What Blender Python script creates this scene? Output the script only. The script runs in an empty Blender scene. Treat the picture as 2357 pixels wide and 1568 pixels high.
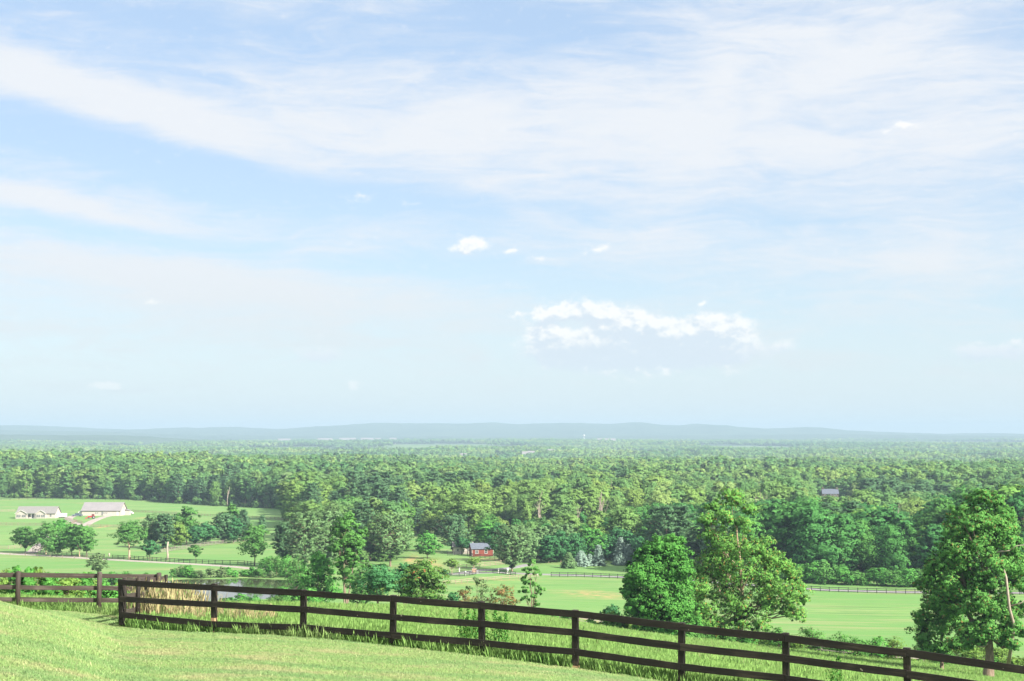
import bpy, math, random
import numpy as np
from mathutils import Vector

# ------------------------------------------------------------------ camera, sky, sun, exposure
sc = bpy.context.scene
COL = sc.collection
F = 3272.0           # focal length in units of a picture 2356 wide
PCX, PCY, HOR = 1178.0, 784.0, 1003.0
Z0 = 60.0            # eye height over the datum
PITCH = math.atan((HOR - PCY) / F)
R = math.radians

cam = bpy.data.cameras.new('camera')
cam.sensor_width = 36.0
cam.lens = 36.0 * F / 2356.0
cam.clip_start = 0.3
cam.clip_end = 90000.0
cam_o = bpy.data.objects.new('camera', cam)
COL.objects.link(cam_o)
cam_o.location = (0, 0, Z0)
cam_o.rotation_euler = (math.pi / 2 + PITCH, 0, 0)
sc.camera = cam_o

SUN_EL, SUN_AZ = R(35), R(127)      # azimuth clockwise from +Y (right, a little behind)
sun = bpy.data.lights.new('sun', 'SUN')
sun.energy = 4.1
sun.angle = R(0.53)
sun.color = (1.0, 0.93, 0.82)
sun_o = bpy.data.objects.new('sun', sun)
COL.objects.link(sun_o)
sd = Vector((math.sin(SUN_AZ) * math.cos(SUN_EL), math.cos(SUN_AZ) * math.cos(SUN_EL), math.sin(SUN_EL)))
sun_o.rotation_euler = sd.to_track_quat('Z', 'Y').to_euler()
sun_o.location = (60, -20, 120)

sc.view_settings.view_transform = 'Standard'
sc.view_settings.look = 'None'
sc.view_settings.gamma = 1.0
sc.view_settings.exposure = 1.68
sc.render.engine = 'CYCLES'
sc.cycles.max_bounces = 6
sc.cycles.diffuse_bounces = 3
sc.cycles.glossy_bounces = 2
sc.cycles.transmission_bounces = 3
sc.cycles.transparent_max_bounces = 6
sc.cycles.volume_bounces = 0
sc.cycles.caustics_reflective = False
sc.cycles.caustics_refractive = False


class NB:
    """small node-graph builder"""
    def __init__(s, tree):
        s.t = tree
        s.L = tree.links

    def n(s, typ, **kw):
        nd = s.t.nodes.new(typ)
        for k, v in kw.items():
            setattr(nd, k, v)
        return nd

    def put(s, sock, v):
        if v is None:
            return
        if hasattr(v, 'links'):
            s.L.new(v, sock)
        else:
            if isinstance(v, (tuple, list)) and len(v) == 3 and sock.type == 'RGBA':
                v = (*v, 1.0)
            sock.default_value = v

    def m(s, op, a, b=None, c=None, clamp=False):
        nd = s.n('ShaderNodeMath', operation=op, use_clamp=clamp)
        s.put(nd.inputs[0], a)
        s.put(nd.inputs[1], b)
        s.put(nd.inputs[2], c)
        return nd.outputs[0]

    def mix(s, f, a, b, mode='MIX'):
        nd = s.n('ShaderNodeMix', data_type='RGBA', blend_type=mode)
        s.put(nd.inputs[0], f)
        s.put(nd.inputs[6], a)
        s.put(nd.inputs[7], b)
        return nd.outputs[2]

    def noise(s, vec, scale, detail=4.0, rough=0.5, dist=0.0, out=0):
        nd = s.n('ShaderNodeTexNoise')
        s.put(nd.inputs['Vector'], vec)
        nd.inputs['Scale'].default_value = scale
        nd.inputs['Detail'].default_value = detail
        nd.inputs['Roughness'].default_value = rough
        nd.inputs['Distortion'].default_value = dist
        return nd.outputs[out]

    def mapping(s, vec, loc=(0, 0, 0), rot=(0, 0, 0), scl=(1, 1, 1), typ='POINT'):
        nd = s.n('ShaderNodeMapping', vector_type=typ)
        s.put(nd.inputs[0], vec)
        nd.inputs[1].default_value = loc
        nd.inputs[2].default_value = rot
        nd.inputs[3].default_value = scl
        return nd.outputs[0]

    def rng(s, v, a, b, c=0.0, d=1.0, smooth=True):
        nd = s.n('ShaderNodeMapRange', interpolation_type='SMOOTHSTEP' if smooth else 'LINEAR')
        s.put(nd.inputs[0], v)
        for i, q in enumerate((a, b, c, d)):
            nd.inputs[i + 1].default_value = q
        return nd.outputs[0]


def px2ang(px, py):
    """a direction of the sky as (azimuth, elevation) in degrees"""
    u, v = (px - PCX) / F, (PCY - py) / F
    d = Vector((u, math.cos(PITCH) - v * math.sin(PITCH), math.sin(PITCH) + v * math.cos(PITCH)))
    d.normalize()
    return math.degrees(math.atan2(d.x, d.y)), math.degrees(math.asin(d.z))


def build_world():
    w = bpy.data.worlds.new('World')
    sc.world = w
    w.use_nodes = True
    t = w.node_tree
    t.nodes.clear()
    b = NB(t)
    D = b.n('ShaderNodeTexCoord').outputs['Generated']
    sp = b.n('ShaderNodeSeparateXYZ')
    b.put(sp.inputs[0], D)
    az = b.m('DEGREES', b.m('ARCTAN2', sp.outputs[0], sp.outputs[1]))
    el = b.m('DEGREES', b.m('ARCSINE', sp.outputs[2]))
    cv = b.n('ShaderNodeCombineXYZ')
    b.put(cv.inputs[0], az)
    b.put(cv.inputs[1], el)
    A = cv.outputs[0]
    # warp the layout so that no ellipse stays an ellipse
    wn = b.noise(b.mapping(A, scl=(0.10, 0.26, 1)), 1.0, 5, 0.55, out=1)
    sub = b.n('ShaderNodeVectorMath', operation='SUBTRACT')
    b.put(sub.inputs[0], wn)
    sub.inputs[1].default_value = (0.5, 0.5, 0.5)
    mul = b.n('ShaderNodeVectorMath', operation='MULTIPLY')
    b.put(mul.inputs[0], sub.outputs[0])
    mul.inputs[1].default_value = (4.0, 1.6, 0)
    add = b.n('ShaderNodeVectorMath', operation='ADD')
    b.put(add.inputs[0], A)
    b.put(add.inputs[1], mul.outputs[0])
    W = add.outputs[0]

    def ell(vec, cx, cy, rx, ry, rot, wgt):
        a, e = px2ang(cx, cy)
        k = 57.1
        mp = b.mapping(vec, (a, e, 0), (0, 0, R(-rot)), (rx / k, ry / k, 1000.0), 'TEXTURE')
        g = b.n('ShaderNodeTexGradient', gradient_type='QUADRATIC_SPHERE')
        b.put(g.inputs[0], mp)
        return b.m('MULTIPLY', g.outputs[1], wgt)

    def total(vec, lst, base):
        acc = base
        for e in lst:
            acc = b.m('ADD', acc, ell(vec, *e))
        return acc

    veil = [  # centre, radii, tilt, weight  (negative = a blue gap)
        (400, 45, 700, 100, 3, -1.0), (1180, 70, 560, 120, 2, -1.3), (60, 275, 420, 90, 12, -1.2),
        (420, 370, 620, 110, 11, -1.2), (900, 470, 650, 100, 7, -0.9), (330, 535, 620, 45, 3, -0.9),
        (950, 615, 800, 60, 1, -0.9), (1800, 505, 700, 60, -2, -0.7), (1450, 660, 600, 60, 3, -0.8),
        (2356, 700, 300, 70, 0, -0.5), (2356, 90, 260, 180, 0, -0.35), (0, 20, 300, 120, 0, -0.4),
        (60, 165, 560, 75, 8, 1.5), (420, 270, 560, 95, 17, 1.6), (950, 300, 800, 160, 6, 0.9),
        (1600, 300, 900, 230, 2, 1.0), (2000, 110, 800, 190, 5, 1.0), (1640, 180, 110, 90, -60, 0.6),
        (2200, 300, 500, 230, 0, 0.6), (200, 485, 560, 48, 9, 1.7), (450, 655, 950, 95, 5, 1.9),
        (1100, 235, 300, 80, 5, 0.6), (2050, 590, 750, 130, 2, 0.8), (1380, 535, 480, 60, 2, 0.7),
        (700, 578, 420, 14, -2, 0.5), (400, 760, 1300, 110, 0, 0.5)]
    v = total(W, veil, 0.28)
    streak = b.noise(b.mapping(W, rot=(0, 0, R(7)), scl=(0.14, 0.75, 1)), 1.3, 9, 0.66, 0.8)
    broad = b.noise(b.mapping(W, rot=(0, 0, R(-12)), scl=(0.10, 0.34, 1)), 1.7, 6, 0.55, 0.3)
    v = b.m('ADD', v, b.m('MULTIPLY', b.m('SUBTRACT', streak, 0.5), 2.2))
    v = b.m('ADD', v, b.m('MULTIPLY', b.m('SUBTRACT', broad, 0.5), 1.1))
    thin = b.noise(b.mapping(W, (5, 2, 0), rot=(0, 0, R(-4)), scl=(0.22, 1.6, 1)), 1.6, 9, 0.68, 0.5)
    v = b.m('ADD', v, b.m('MULTIPLY', b.m('SUBTRACT', thin, 0.5), 1.1))
    v = b.rng(v, -0.45, 1.25, 0.0, 1.0)
    low = b.rng(el, 0.0, 7.0, 1.0, 0.0)                 # thin, milky air low down
    v = b.m('MAXIMUM', v, b.m('MULTIPLY', low, b.m('MULTIPLY_ADD', streak, 0.5, 0.33)))

    sky = b.n('ShaderNodeTexSky', sky_type='NISHITA')
    sky.sun_disc = False
    sky.sun_elevation = SUN_EL
    sky.sun_rotation = SUN_AZ
    sky.air_density = 1.0
    sky.dust_density = 0.6
    sky.ozone_density = 1.5
    clear = b.mix(1.0, sky.outputs[0], SKY_TINT, 'MULTIPLY')
    clear = b.mix(0.7, clear, b.mix(b.rng(el, 1.0, 14.0), CLEAR_LOW, CLEAR_HIGH))
    veilcol = b.mix(b.rng(el, 0.0, 9.0), VEIL_LOW, VEIL_HIGH)
    col = b.mix(v, clear, veilcol)

    # cumulus: billows broken by fine noise, sunlit tops over blue-grey bases
    cum = [(1250, 722, 55, 30, 0, 1.3), (1300, 718, 100, 34, -3, 1.5), (1350, 712, 95, 38, 0, 1.7),
           (1255, 765, 75, 52, 0, 1.7), (1400, 742, 100, 62, 8, 1.6), (1470, 745, 110, 60, 8, 1.7), (1530, 755, 100, 52, 0, 1.3),
           (1625, 752, 80, 58, -10, 1.7), (1685, 757, 95, 56, 5, 1.7), (1560, 785, 230, 75, 3, 1.4), (1310, 800, 190, 70, 0, 1.5),
           (1450, 815, 320, 85, 2, 1.9), (1650, 808, 210, 66, 2, 1.5), (1800, 800, 80, 30, 0, .8), (1330, 830, 190, 36, 0, 0.8),
           (1090, 560, 62, 34, 5, 1.6), (1065, 570, 60, 26, 0, 1.0), (1180, 577, 40, 15, 0, 1.1), (1378, 572, 75, 24, 3, 0.8), (1243, 598, 75, 16, 2, 0.5),
           (225, 888, 36, 18, 0, 1.3), (258, 886, 42, 18, 0, 1.3), (812, 884, 34, 22, 0, 1.1), (735, 818, 110, 36, 0, 1.2),
           (2250, 812, 85, 36, 0, 1.7), (2330, 810, 60, 32, 0, 1.5), (2335, 785, 26, 12, 0, 1.0), (2170, 830, 50, 14, 0, 0.6), (2075, 293, 85, 20, -6, 0.85),
           (835, 455, 80, 22, 2, 0.55), (950, 468, 45, 14, 0, 0.4), (1615, 697, 28, 8, 0, 0.8), (1195, 728, 45, 22, 0, 0.8),
           (350, 692, 50, 10, 0, 0.5), (1110, 826, 60, 10, 0, 0.5)]
    fn = b.noise(b.mapping(A, scl=(1.0, 1.25, 1)), 1.7, 9, 0.62, 0.15, out=1)
    s2 = b.n('ShaderNodeVectorMath', operation='SUBTRACT')
    b.put(s2.inputs[0], fn)
    s2.inputs[1].default_value = (0.5, 0.5, 0.5)
    m2 = b.n('ShaderNodeVectorMath', operation='MULTIPLY')
    b.put(m2.inputs[0], s2.outputs[0])
    m2.inputs[1].default_value = (0.9, 0.6, 0)
    a2 = b.n('ShaderNodeVectorMath', operation='ADD')
    b.put(a2.inputs[0], A)
    b.put(a2.inputs[1], m2.outputs[0])
    CW = a2.outputs[0]
    body = total(CW, cum, 0.0)
    shift = b.mapping(CW, loc=(0.22, 0.42, 0))           # towards the sun: what stands in the light's way
    above = total(shift, cum, 0.0)
    bn = b.noise(b.mapping(A, scl=(1, 1.35, 1)), 1.9, 8, 0.60, 0.1)
    bn2 = b.noise(b.mapping(A, loc=(0.20, 0.40, 0), scl=(1, 1.35, 1)), 1.9, 4, 0.55, 0.1)
    mask = b.rng(b.m('ADD', body, b.m('MULTIPLY', b.m('SUBTRACT', bn, 0.5), 1.3)), 0.08, 0.80)
    lit = b.m('SUBTRACT', b.m('MULTIPLY', b.m('SUBTRACT', bn, bn2), 4.5), above)
    lit = b.rng(lit, -1.7, 0.1)
    base_fall = b.rng(el, px2ang(1450, 835)[1], px2ang(1450, 765)[1], 0.15, 1.0)
    low_bank = b.rng(el, px2ang(1450, 845)[1], px2ang(1450, 838)[1], 1.0, 0.0)
    lit = b.m('MULTIPLY', lit, b.m('MAXIMUM', base_fall, low_bank))
    ccol = b.mix(lit, CUM_SHADE, CUM_LIT)
    col = b.mix(b.m('MULTIPLY', mask, b.rng(el, 1.5, 3.2, 0.45, 0.85)), col, ccol)
    # added bright fill, even over the out-of-view sky overhead, to lift the shadows
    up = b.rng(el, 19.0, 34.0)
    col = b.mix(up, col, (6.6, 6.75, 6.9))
    # under the horizon: plain ground bounce
    below = b.rng(el, -1.0, -0.2, 1.0, 0.0)
    col = b.mix(below, col, (0.9, 1.1, 0.8))
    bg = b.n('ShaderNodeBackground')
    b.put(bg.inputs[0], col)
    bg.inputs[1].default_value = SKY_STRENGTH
    out = b.n('ShaderNodeOutputWorld')
    b.L.new(bg.outputs[0], out.inputs[0])


HAZE_COL = (0.41, 0.555, 0.685, 1.0)
HAZE_DENS = 1.35e-4
SKY_STRENGTH = 0.066
# cloud brightness in the sky's own physical units (times SKY_STRENGTH = radiance)
CLEAR_LOW = (3.25, 3.95, 4.30)
CLEAR_HIGH = (2.58, 3.38, 4.45)
SKY_TINT = (0.86, 0.88, 0.92)
VEIL_HIGH = (4.15, 4.3, 4.55)
VEIL_LOW = (3.70, 3.98, 4.02)
CUM_LIT = (5.25, 5.12, 4.95)
CUM_SHADE = (3.55, 3.95, 4.38)
build_world()

# ------------------------------------------------------------------ helpers
def tag(o, label=None, cat=None, group=None, kind=None):
    if label: o['label'] = label
    if cat: o['category'] = cat
    if group: o['group'] = group
    if kind: o['kind'] = kind
    return o


def link(o, parent=None):
    COL.objects.link(o)
    if parent is not None:
        o.parent = parent
    return o


def empty(name, loc, rz=0.0, s=1.0):
    o = bpy.data.objects.new(name, None)
    o.location = loc
    o.rotation_euler = (0, 0, rz)
    o.scale = (s, s, s)
    o.empty_display_size = 0.2
    return link(o)


def mesh_np(name, V, faces, mats, midx=None, smooth=False):
    """faces: list of integer arrays (n,k) of one size each"""
    me = bpy.data.meshes.new(name)
    V = np.asarray(V, dtype=np.float32)
    NS = None
    if V.shape[1] == 6:                 # columns 3..5: soft shading normals of foliage and grass
        NS, V = V[:, 3:], np.ascontiguousarray(V[:, :3])
    faces = [np.asarray(f, dtype=np.int32) for f in faces if len(f)]
    me.vertices.add(len(V))
    me.vertices.foreach_set('co', V.ravel())
    nl = sum(f.size for f in faces)
    npoly = sum(len(f) for f in faces)
    me.loops.add(nl)
    me.polygons.add(npoly)
    me.loops.foreach_set('vertex_index', np.concatenate([f.ravel() for f in faces]))
    starts, off = [], 0
    for f in faces:
        starts.append(off + np.arange(len(f)) * f.shape[1])
        off += f.size
    me.polygons.foreach_set('loop_start', np.concatenate(starts).astype(np.int32))
    if smooth:
        me.polygons.foreach_set('use_smooth', np.ones(npoly, dtype=bool))
    if midx is not None:
        me.polygons.foreach_set('material_index', np.asarray(midx, dtype=np.int32))
    for m in (mats if isinstance(mats, (list, tuple)) else [mats]):
        me.materials.append(m)
    me.update(calc_edges=True)
    if NS is not None:
        me.normals_split_custom_set_from_vertices(NS.tolist())
    return me


def obj(name, me, parent=None, loc=(0, 0, 0)):
    o = bpy.data.objects.new(name, me)
    o.location = loc
    return link(o, parent)


class MB:
    """collects boxes, prisms and tubes; build() links them as one mesh object"""
    def __init__(s):
        s.v, s.f, s.mi = [], [], []

    def add(s, vs, fs, mi=0):
        b0 = len(s.v)
        s.v += [tuple(v) for v in vs]
        s.f += [tuple(i + b0 for i in f) for f in fs]
        s.mi += [mi] * len(fs)
        return s

    def box(s, x0, x1, y0, y1, z0, z1, mi=0):
        vs = [(x, y, z) for z in (z0, z1) for y in (y0, y1) for x in (x0, x1)]
        return s.add(vs, [(0, 2, 3, 1), (4, 5, 7, 6), (0, 1, 5, 4), (2, 6, 7, 3), (0, 4, 6, 2), (1, 3, 7, 5)], mi)

    def prism(s, prof, axis, a, b, mi=0):
        """prof: 2-D outline; axis 'x' or 'y': extrude along it between a and b"""
        n = len(prof)
        if axis == 'x':
            vs = [(a, p, q) for p, q in prof] + [(b, p, q) for p, q in prof]
        elif axis == 'y':
            vs = [(p, a, q) for p, q in prof] + [(p, b, q) for p, q in prof]
        else:
            vs = [(p, q, a) for p, q in prof] + [(p, q, b) for p, q in prof]
        fs = [tuple(range(n))[::-1], tuple(range(n, 2 * n))]
        fs += [(i, (i + 1) % n, n + (i + 1) % n, n + i) for i in range(n)]
        return s.add(vs, fs, mi)

    def tube(s, pts, rad, sides=8, mi=0, cap=True):
        V, Fq = tube_np(pts, rad, sides)
        s.add(V, [tuple(q) for q in Fq], mi)
        if cap:
            b0 = len(s.v) - len(V)
            s.f.append(tuple(b0 + i for i in range(sides))[::-1])
            s.f.append(tuple(len(s.v) - sides + i for i in range(sides)))
            s.mi += [mi, mi]
        return s

    def wheel(s, c, r, w, axis='x', sides=16, mi=0):
        c = Vector(c)
        d = Vector((w / 2, 0, 0)) if axis == 'x' else Vector((0, w / 2, 0))
        return s.tube([c - d, c - d * .8, c + d * .8, c + d], [r * .9, r, r, r * .9], sides, mi)

    def build(s, name, mats, parent=None, smooth=False, bevel=0.0, loc=(0, 0, 0)):
        me = bpy.data.meshes.new(name)
        me.from_pydata(s.v, [], s.f)
        for m in (mats if isinstance(mats, (list, tuple)) else [mats]):
            me.materials.append(m)
        for p, i in zip(me.polygons, s.mi):
            p.material_index = i
            p.use_smooth = smooth
        me.update()
        o = obj(name, me, parent, loc)
        if bevel:
            bv = o.modifiers.new('bevel', 'BEVEL')
            bv.width = bevel
            bv.segments = 2
            bv.limit_method = 'ANGLE'
        return o


def tube_np(pts, rad, sides=6):
    P = np.array([tuple(p) for p in pts], dtype=float)
    rad = np.asarray(rad, dtype=float)
    n = len(P)
    T = np.gradient(P, axis=0)
    T /= np.linalg.norm(T, axis=1, keepdims=True) + 1e-9
    ref = np.array([0.0, 0.0, 1.0]) if abs(T[0, 2]) < 0.8 else np.array([1.0, 0.0, 0.0])
    a = np.linspace(0, 2 * np.pi, sides, endpoint=False)
    V = []
    for i in range(n):
        A = np.cross(T[i], ref)
        A /= np.linalg.norm(A) + 1e-9
        B = np.cross(T[i], A)
        V.append(P[i] + rad[i] * (np.cos(a)[:, None] * A + np.sin(a)[:, None] * B))
    V = np.concatenate(V)
    i, j = np.meshgrid(np.arange(n - 1), np.arange(sides), indexing='ij')
    i, j = i.ravel(), j.ravel()
    k = (j + 1) % sides
    return V, np.stack([i * sides + j, i * sides + k, (i + 1) * sides + k, (i + 1) * sides + j], 1)


# value noise in numpy
def _hash(ix, iy, seed):
    h = (ix.astype(np.int64) * 374761393 + iy.astype(np.int64) * 668265263 + seed * 1274126177) & 0xffffffff
    h = ((h ^ (h >> 13)) * 1274126177) & 0xffffffff
    return ((h ^ (h >> 16)) & 0xffff) / 65535.0


def vnoise(x, y, seed=0):
    ix, iy = np.floor(x), np.floor(y)
    fx, fy = x - ix, y - iy
    fx, fy = fx * fx * (3 - 2 * fx), fy * fy * (3 - 2 * fy)
    a, b_ = _hash(ix, iy, seed), _hash(ix + 1, iy, seed)
    c, d = _hash(ix, iy + 1, seed), _hash(ix + 1, iy + 1, seed)
    return (a * (1 - fx) + b_ * fx) * (1 - fy) + (c * (1 - fx) + d * fx) * fy


def fbm(x, y, seed=0, o=4):
    s, a, t = 0, 1.0, 0
    for i in range(o):
        s = s + a * vnoise(x * 2 ** i, y * 2 ** i, seed + i * 17)
        t += a
        a *= 0.5
    return s / t


# ------------------------------------------------------------------ the lie of the land
PXS = np.array([0, 150, 300, 600, 900, 1178, 1450, 1700, 2076, 2356], float)
TAB = [  # distance, drop below the eye at each bearing of PXS
    (0, [1.7] * 10),
    (10, [2.4, 2.5, 2.6, 2.6, 2.65, 2.75, 2.8, 2.9, 3.05, 3.1]),
    (20, [3.15, 3.3, 3.5, 3.6, 3.7, 3.8, 4.0, 4.15, 4.4, 4.5]),
    (30, [3.6, 3.95, 4.4, 4.5, 4.7, 4.85, 5.12, 5.4, 5.85, 6.1]),
    (34, [3.93, 4.35, 4.8, 4.85, 5.02, 5.25, 5.6, 5.95, 6.4, 6.7]),
    (38, [4.4, 4.8, 5.12, 5.2, 5.4, 5.7, 6.15, 6.5, 7.0, 7.3]),
    (46, [5.55, 5.62, 5.8, 6.05, 6.35, 6.7, 7.3, 7.7, 8.4, 8.7]),
    (60, [6.95, 7.1, 7.35, 7.65, 8.1, 8.7, 9.3, 9.9, 10.8, 11.2]),
    (100, [12.2, 12.0, 12.1, 11.95, 12.3, 13.4, 14.5, 15.6, 17.0, 17.8]),
    (150, [20, 20, 19.5, 18.5, 18.0, 18.9, 20.7, 22.2, 24.4, 25.6]),
    (190, [27, 27, 26, 24, 22.8, 23.7, 26, 27.4, 29.3, 30.2]),
    (260, [35, 35, 34.5, 33, 31.5, 33, 35.3, 36.3, 37.5, 38]),
    (330, [37.6, 37.8, 38, 38, 37.6, 38.6, 39.5, 40.3, 41, 41]),
    (400, [39.5, 39.3, 38.8, 38.6, 39.4, 41, 41.6, 42, 42.4, 42.4]),
    (500, [42.3, 42.3, 42.2, 42, 42, 42, 42.5, 43, 43.2, 43.2]),
    (640, [43.6, 43.6, 43.6, 43.4, 43.4, 43.4, 44.5, 48, 50, 50]),
    (800, [45, 45, 45, 45, 45, 45, 47, 52, 54, 54]),
    (1050, [46, 46, 46, 46, 46.5, 47, 49, 52, 53, 53]),
    (1600, [43, 43, 44, 46, 48, 49, 50, 52, 55, 56]),
    (2100, [52, 52, 52, 53, 54, 55, 56, 58, 60, 62]),
    (3000, [66, 66, 64, 62, 60, 60, 62, 64, 66, 66]),
    (4200, [56, 56, 58, 60, 60, 60, 60, 60, 62, 62]),
    (7000, [44, 44, 46, 48, 48, 48, 48, 50, 52, 52]),
    (9500, [46] * 10), (40000, [60] * 10)]
TD = np.array([t[0] for t in TAB], float)
TZ = np.array([t[1] for t in TAB], float)
TL = np.log(TD + 12.0)


def _herm(xs, ys, x, axis):
    """monotone-ish cubic interpolation along axis of table ys"""
    ys = np.moveaxis(ys, axis, 0)
    x = np.clip(x, xs[0], xs[-1])
    i = np.clip(np.searchsorted(xs, x, side='right') - 1, 0, len(xs) - 2)
    return i, (x - xs[i]) / (xs[i + 1] - xs[i])


def _slopes(xs, ys):
    h = np.diff(xs)
    d = np.diff(ys, axis=0) / h[:, None]
    m = np.zeros_like(ys)
    m[0], m[-1] = d[0], d[-1]
    same = d[:-1] * d[1:] > 0
    w1 = (2 * h[1:] + h[:-1])[:, None]
    w2 = (h[1:] + 2 * h[:-1])[:, None]
    with np.errstate(divide='ignore', invalid='ignore'):
        hm = (w1 + w2) / (w1 / d[:-1] + w2 / d[1:])
    m[1:-1] = np.where(same, hm, 0)
    return m


DZ = 0.02            # spacing of the resampled log-distance table
TLf = np.arange(TL[0], TL[-1], DZ)
_m = _slopes(TL, TZ)
_i, _t = _herm(TL, TZ, TLf, 0)
_h = (TL[_i + 1] - TL[_i])[:, None]
_t = _t[:, None]
TF = ((2 * _t**3 - 3 * _t**2 + 1) * TZ[_i] + (_t**3 - 2 * _t**2 + _t) * _h * _m[_i]
      + (-2 * _t**3 + 3 * _t**2) * TZ[_i + 1] + (_t**3 - _t**2) * _h * _m[_i + 1])
PF = np.linspace(PXS[0], PXS[-1], 200)
_mc = _slopes(PXS, TF.T.copy())
_j, _s = _herm(PXS, TF.T, PF, 0)
_h2 = (PXS[_j + 1] - PXS[_j])[:, None]
_s = _s[:, None]
TT = ((2 * _s**3 - 3 * _s**2 + 1) * TF.T[_j] + (_s**3 - 2 * _s**2 + _s) * _h2 * _mc[_j]
      + (-2 * _s**3 + 3 * _s**2) * TF.T[_j + 1] + (_s**3 - _s**2) * _h2 * _mc[_j + 1]).T   # (log d, px)
# smooth a little so that slopes do not kink
for _ in range(3):
    TT[1:-1] = (TT[:-2] + 2 * TT[1:-1] + TT[2:]) / 4
    TT[:, 1:-1] = (TT[:, :-2] + 2 * TT[:, 1:-1] + TT[:, 2:]) / 4

POND = (-72.5, 356.0, 21.5, 30.0)
POND_Z = Z0 - 38.45


def pond_r(x, y):
    a = np.arctan2((y - POND[1]) / POND[3], (x - POND[0]) / POND[2])
    wob = 1 + 0.06 * np.sin(3 * a + 1) + 0.05 * np.sin(5 * a + 2) + 0.03 * np.sin(9 * a)
    return np.hypot((x - POND[0]) / POND[2], (y - POND[1]) / POND[3]) / wob


def ground(x, y):
    x, y = np.asarray(x, float), np.asarray(y, float)
    yy = np.maximum(y, 0.0)
    px = PCX + F * x / np.maximum(yy, 12.0) * 1.0
    px = np.clip(px, PF[0], PF[-1] - 1e-6)
    l = (np.log(yy + 12.0) - TL[0]) / DZ
    l = np.clip(l, 0, len(TLf) - 1.001)
    p = (px - PF[0]) / (PF[1] - PF[0])
    i, j = l.astype(int), p.astype(int)
    a, c = l - i, p - j
    drop = (TT[i, j] * (1 - a) + TT[i + 1, j] * a) * (1 - c) + (TT[i, j + 1] * (1 - a) + TT[i + 1, j + 1] * a) * c
    z = Z0 - drop
    far = np.clip((y - 1300) / 2500, 0, 1)
    z = z + far * 34 * (fbm(x / 2600 + 7, y / 750 + 3, 5, 3) - 0.5)
    mid = np.clip((y - 450) / 500, 0, 1) * (1 - far)
    z = z + mid * (5.0 * (fbm(x / 150, y / 150, 9, 3) - 0.5) + np.clip((y - 1050) / 400, 0, 1) * 9 * (fbm(x / 330, y / 260, 19, 2) - 0.5))
    r = pond_r(x, y)
    z = np.where(r < 1.35, np.minimum(z, POND_Z + np.clip((r - 1.0) * 4.0, -2.0, 3.0)), z)
    near = np.clip((y - 8) / 20, 0, 1) * np.clip(1 - (y - 60) / 200, 0, 1)
    z = z + near * 0.10 * (fbm(x / 4.0, y / 4.0, 3, 3) - 0.5)
    return z


def gz(x, y):
    return float(ground(np.array([x]), np.array([y]))[0])


def ray(px, py):
    u, v = (px - PCX) / F, (PCY - py) / F
    d = np.array([u, math.cos(PITCH) - v * math.sin(PITCH), math.sin(PITCH) + v * math.cos(PITCH)])
    return d / d[1]


def hit(px, py, dmin=8.0):
    """where the ground is seen at that pixel (first hit past dmin)"""
    r = ray(px, py)
    d = np.exp(np.linspace(math.log(dmin), math.log(30000), 3000))
    under = (Z0 + r[2] * d) <= ground(r[0] * d, d)
    k = int(np.argmax(under)) if under.any() else len(d) - 1
    dd = float(d[k])
    return float(r[0] * dd), dd, gz(r[0] * dd, dd)


def at(px, d):
    """on the ground at that bearing and distance"""
    x = (px - PCX) / F * d
    return x, d, gz(x, d)


def proj(x, y, z):
    f = y * math.cos(PITCH) + (z - Z0) * math.sin(PITCH)
    up = -y * math.sin(PITCH) + (z - Z0) * math.cos(PITCH)
    return PCX + F * x / f, PCY - F * up / f


FOR_PX = [-600, 0, 300, 500, 668, 685, 740, 900, 945, 1060, 1140, 1190, 1450, 1500, 1600, 2356, 3000]
FOR_D = [1075, 1075, 1040, 960, 915, 600, 475, 475, 545, 575, 560, 492, 488, 440, 425, 415, 415]


def forest_in(x, y):
    """metres inside the wood (negative in the open)"""
    px = PCX + F * x / np.maximum(y, 5)
    e = np.interp(px, FOR_PX, FOR_D)
    v = y - e - 8 * (fbm(x / 25, y / 25, 31, 2) - 0.5)
    # clearing behind the red shed, and the dirt-coloured gap further back
    for (cx, cy, rx, ry) in ((-14, 650, 20, 45), (-33, 580, 12, 50), (222, 940, 30, 95)):
        q = np.hypot((x - cx) / rx, (y - cy) / ry)
        v = np.where(q < 1, np.minimum(v, (q - 1) * 30), v)
    # farmland openings far out
    n = fbm(x / 420 + 3, y / 900 + 9, 77, 3)
    v = np.where((y > 2300) & (n > 0.585), -20, v)
    for (cpx, cd, rx, ry) in ((1420, 4300, 170, 650), (1580, 3900, 70, 350), (412, 3300, 60, 420), (190, 3600, 70, 420), (1900, 4400, 120, 500),
                              (2180, 3700, 90, 420), (1150, 3500, 60, 380), (880, 4600, 150, 550), (640, 5200, 220, 600), (1000, 6200, 300, 700), (1700, 6000, 280, 700)):
        q = np.hypot((x - (cpx - PCX) / F * cd) / rx, (y - cd) / ry)
        v = np.where(q < 1, -20, v)
    n2 = fbm(x / 200 + 3, y / 260 + 1, 78, 2)
    v = np.where((y > 1350) & (y < 2300) & (n2 > 0.78), -20, v)
    return v


FP = (-10.54, 39.0)          # left end of the front fence
FDIR = Vector((18.55, -10.0)).normalized()


def mown(x, y):
    """signed: > 0 on the mown side"""
    front = 39.0 - 0.54 * (x + 10.54) - y
    left = 46.3 + 0.02 * x - y
    a = np.where(x > -10.6, front, left)
    return a + 0.35 * (fbm(x / 1.2, y / 1.2, 12, 2) - 0.5)
# ------------------------------------------------------------------ materials
def new_mat(name):
    m = bpy.data.materials.new(name)
    m.use_nodes = True
    t = m.node_tree
    t.nodes.clear()
    b = NB(t)
    out = b.n('ShaderNodeOutputMaterial')
    return m, b, out


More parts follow.
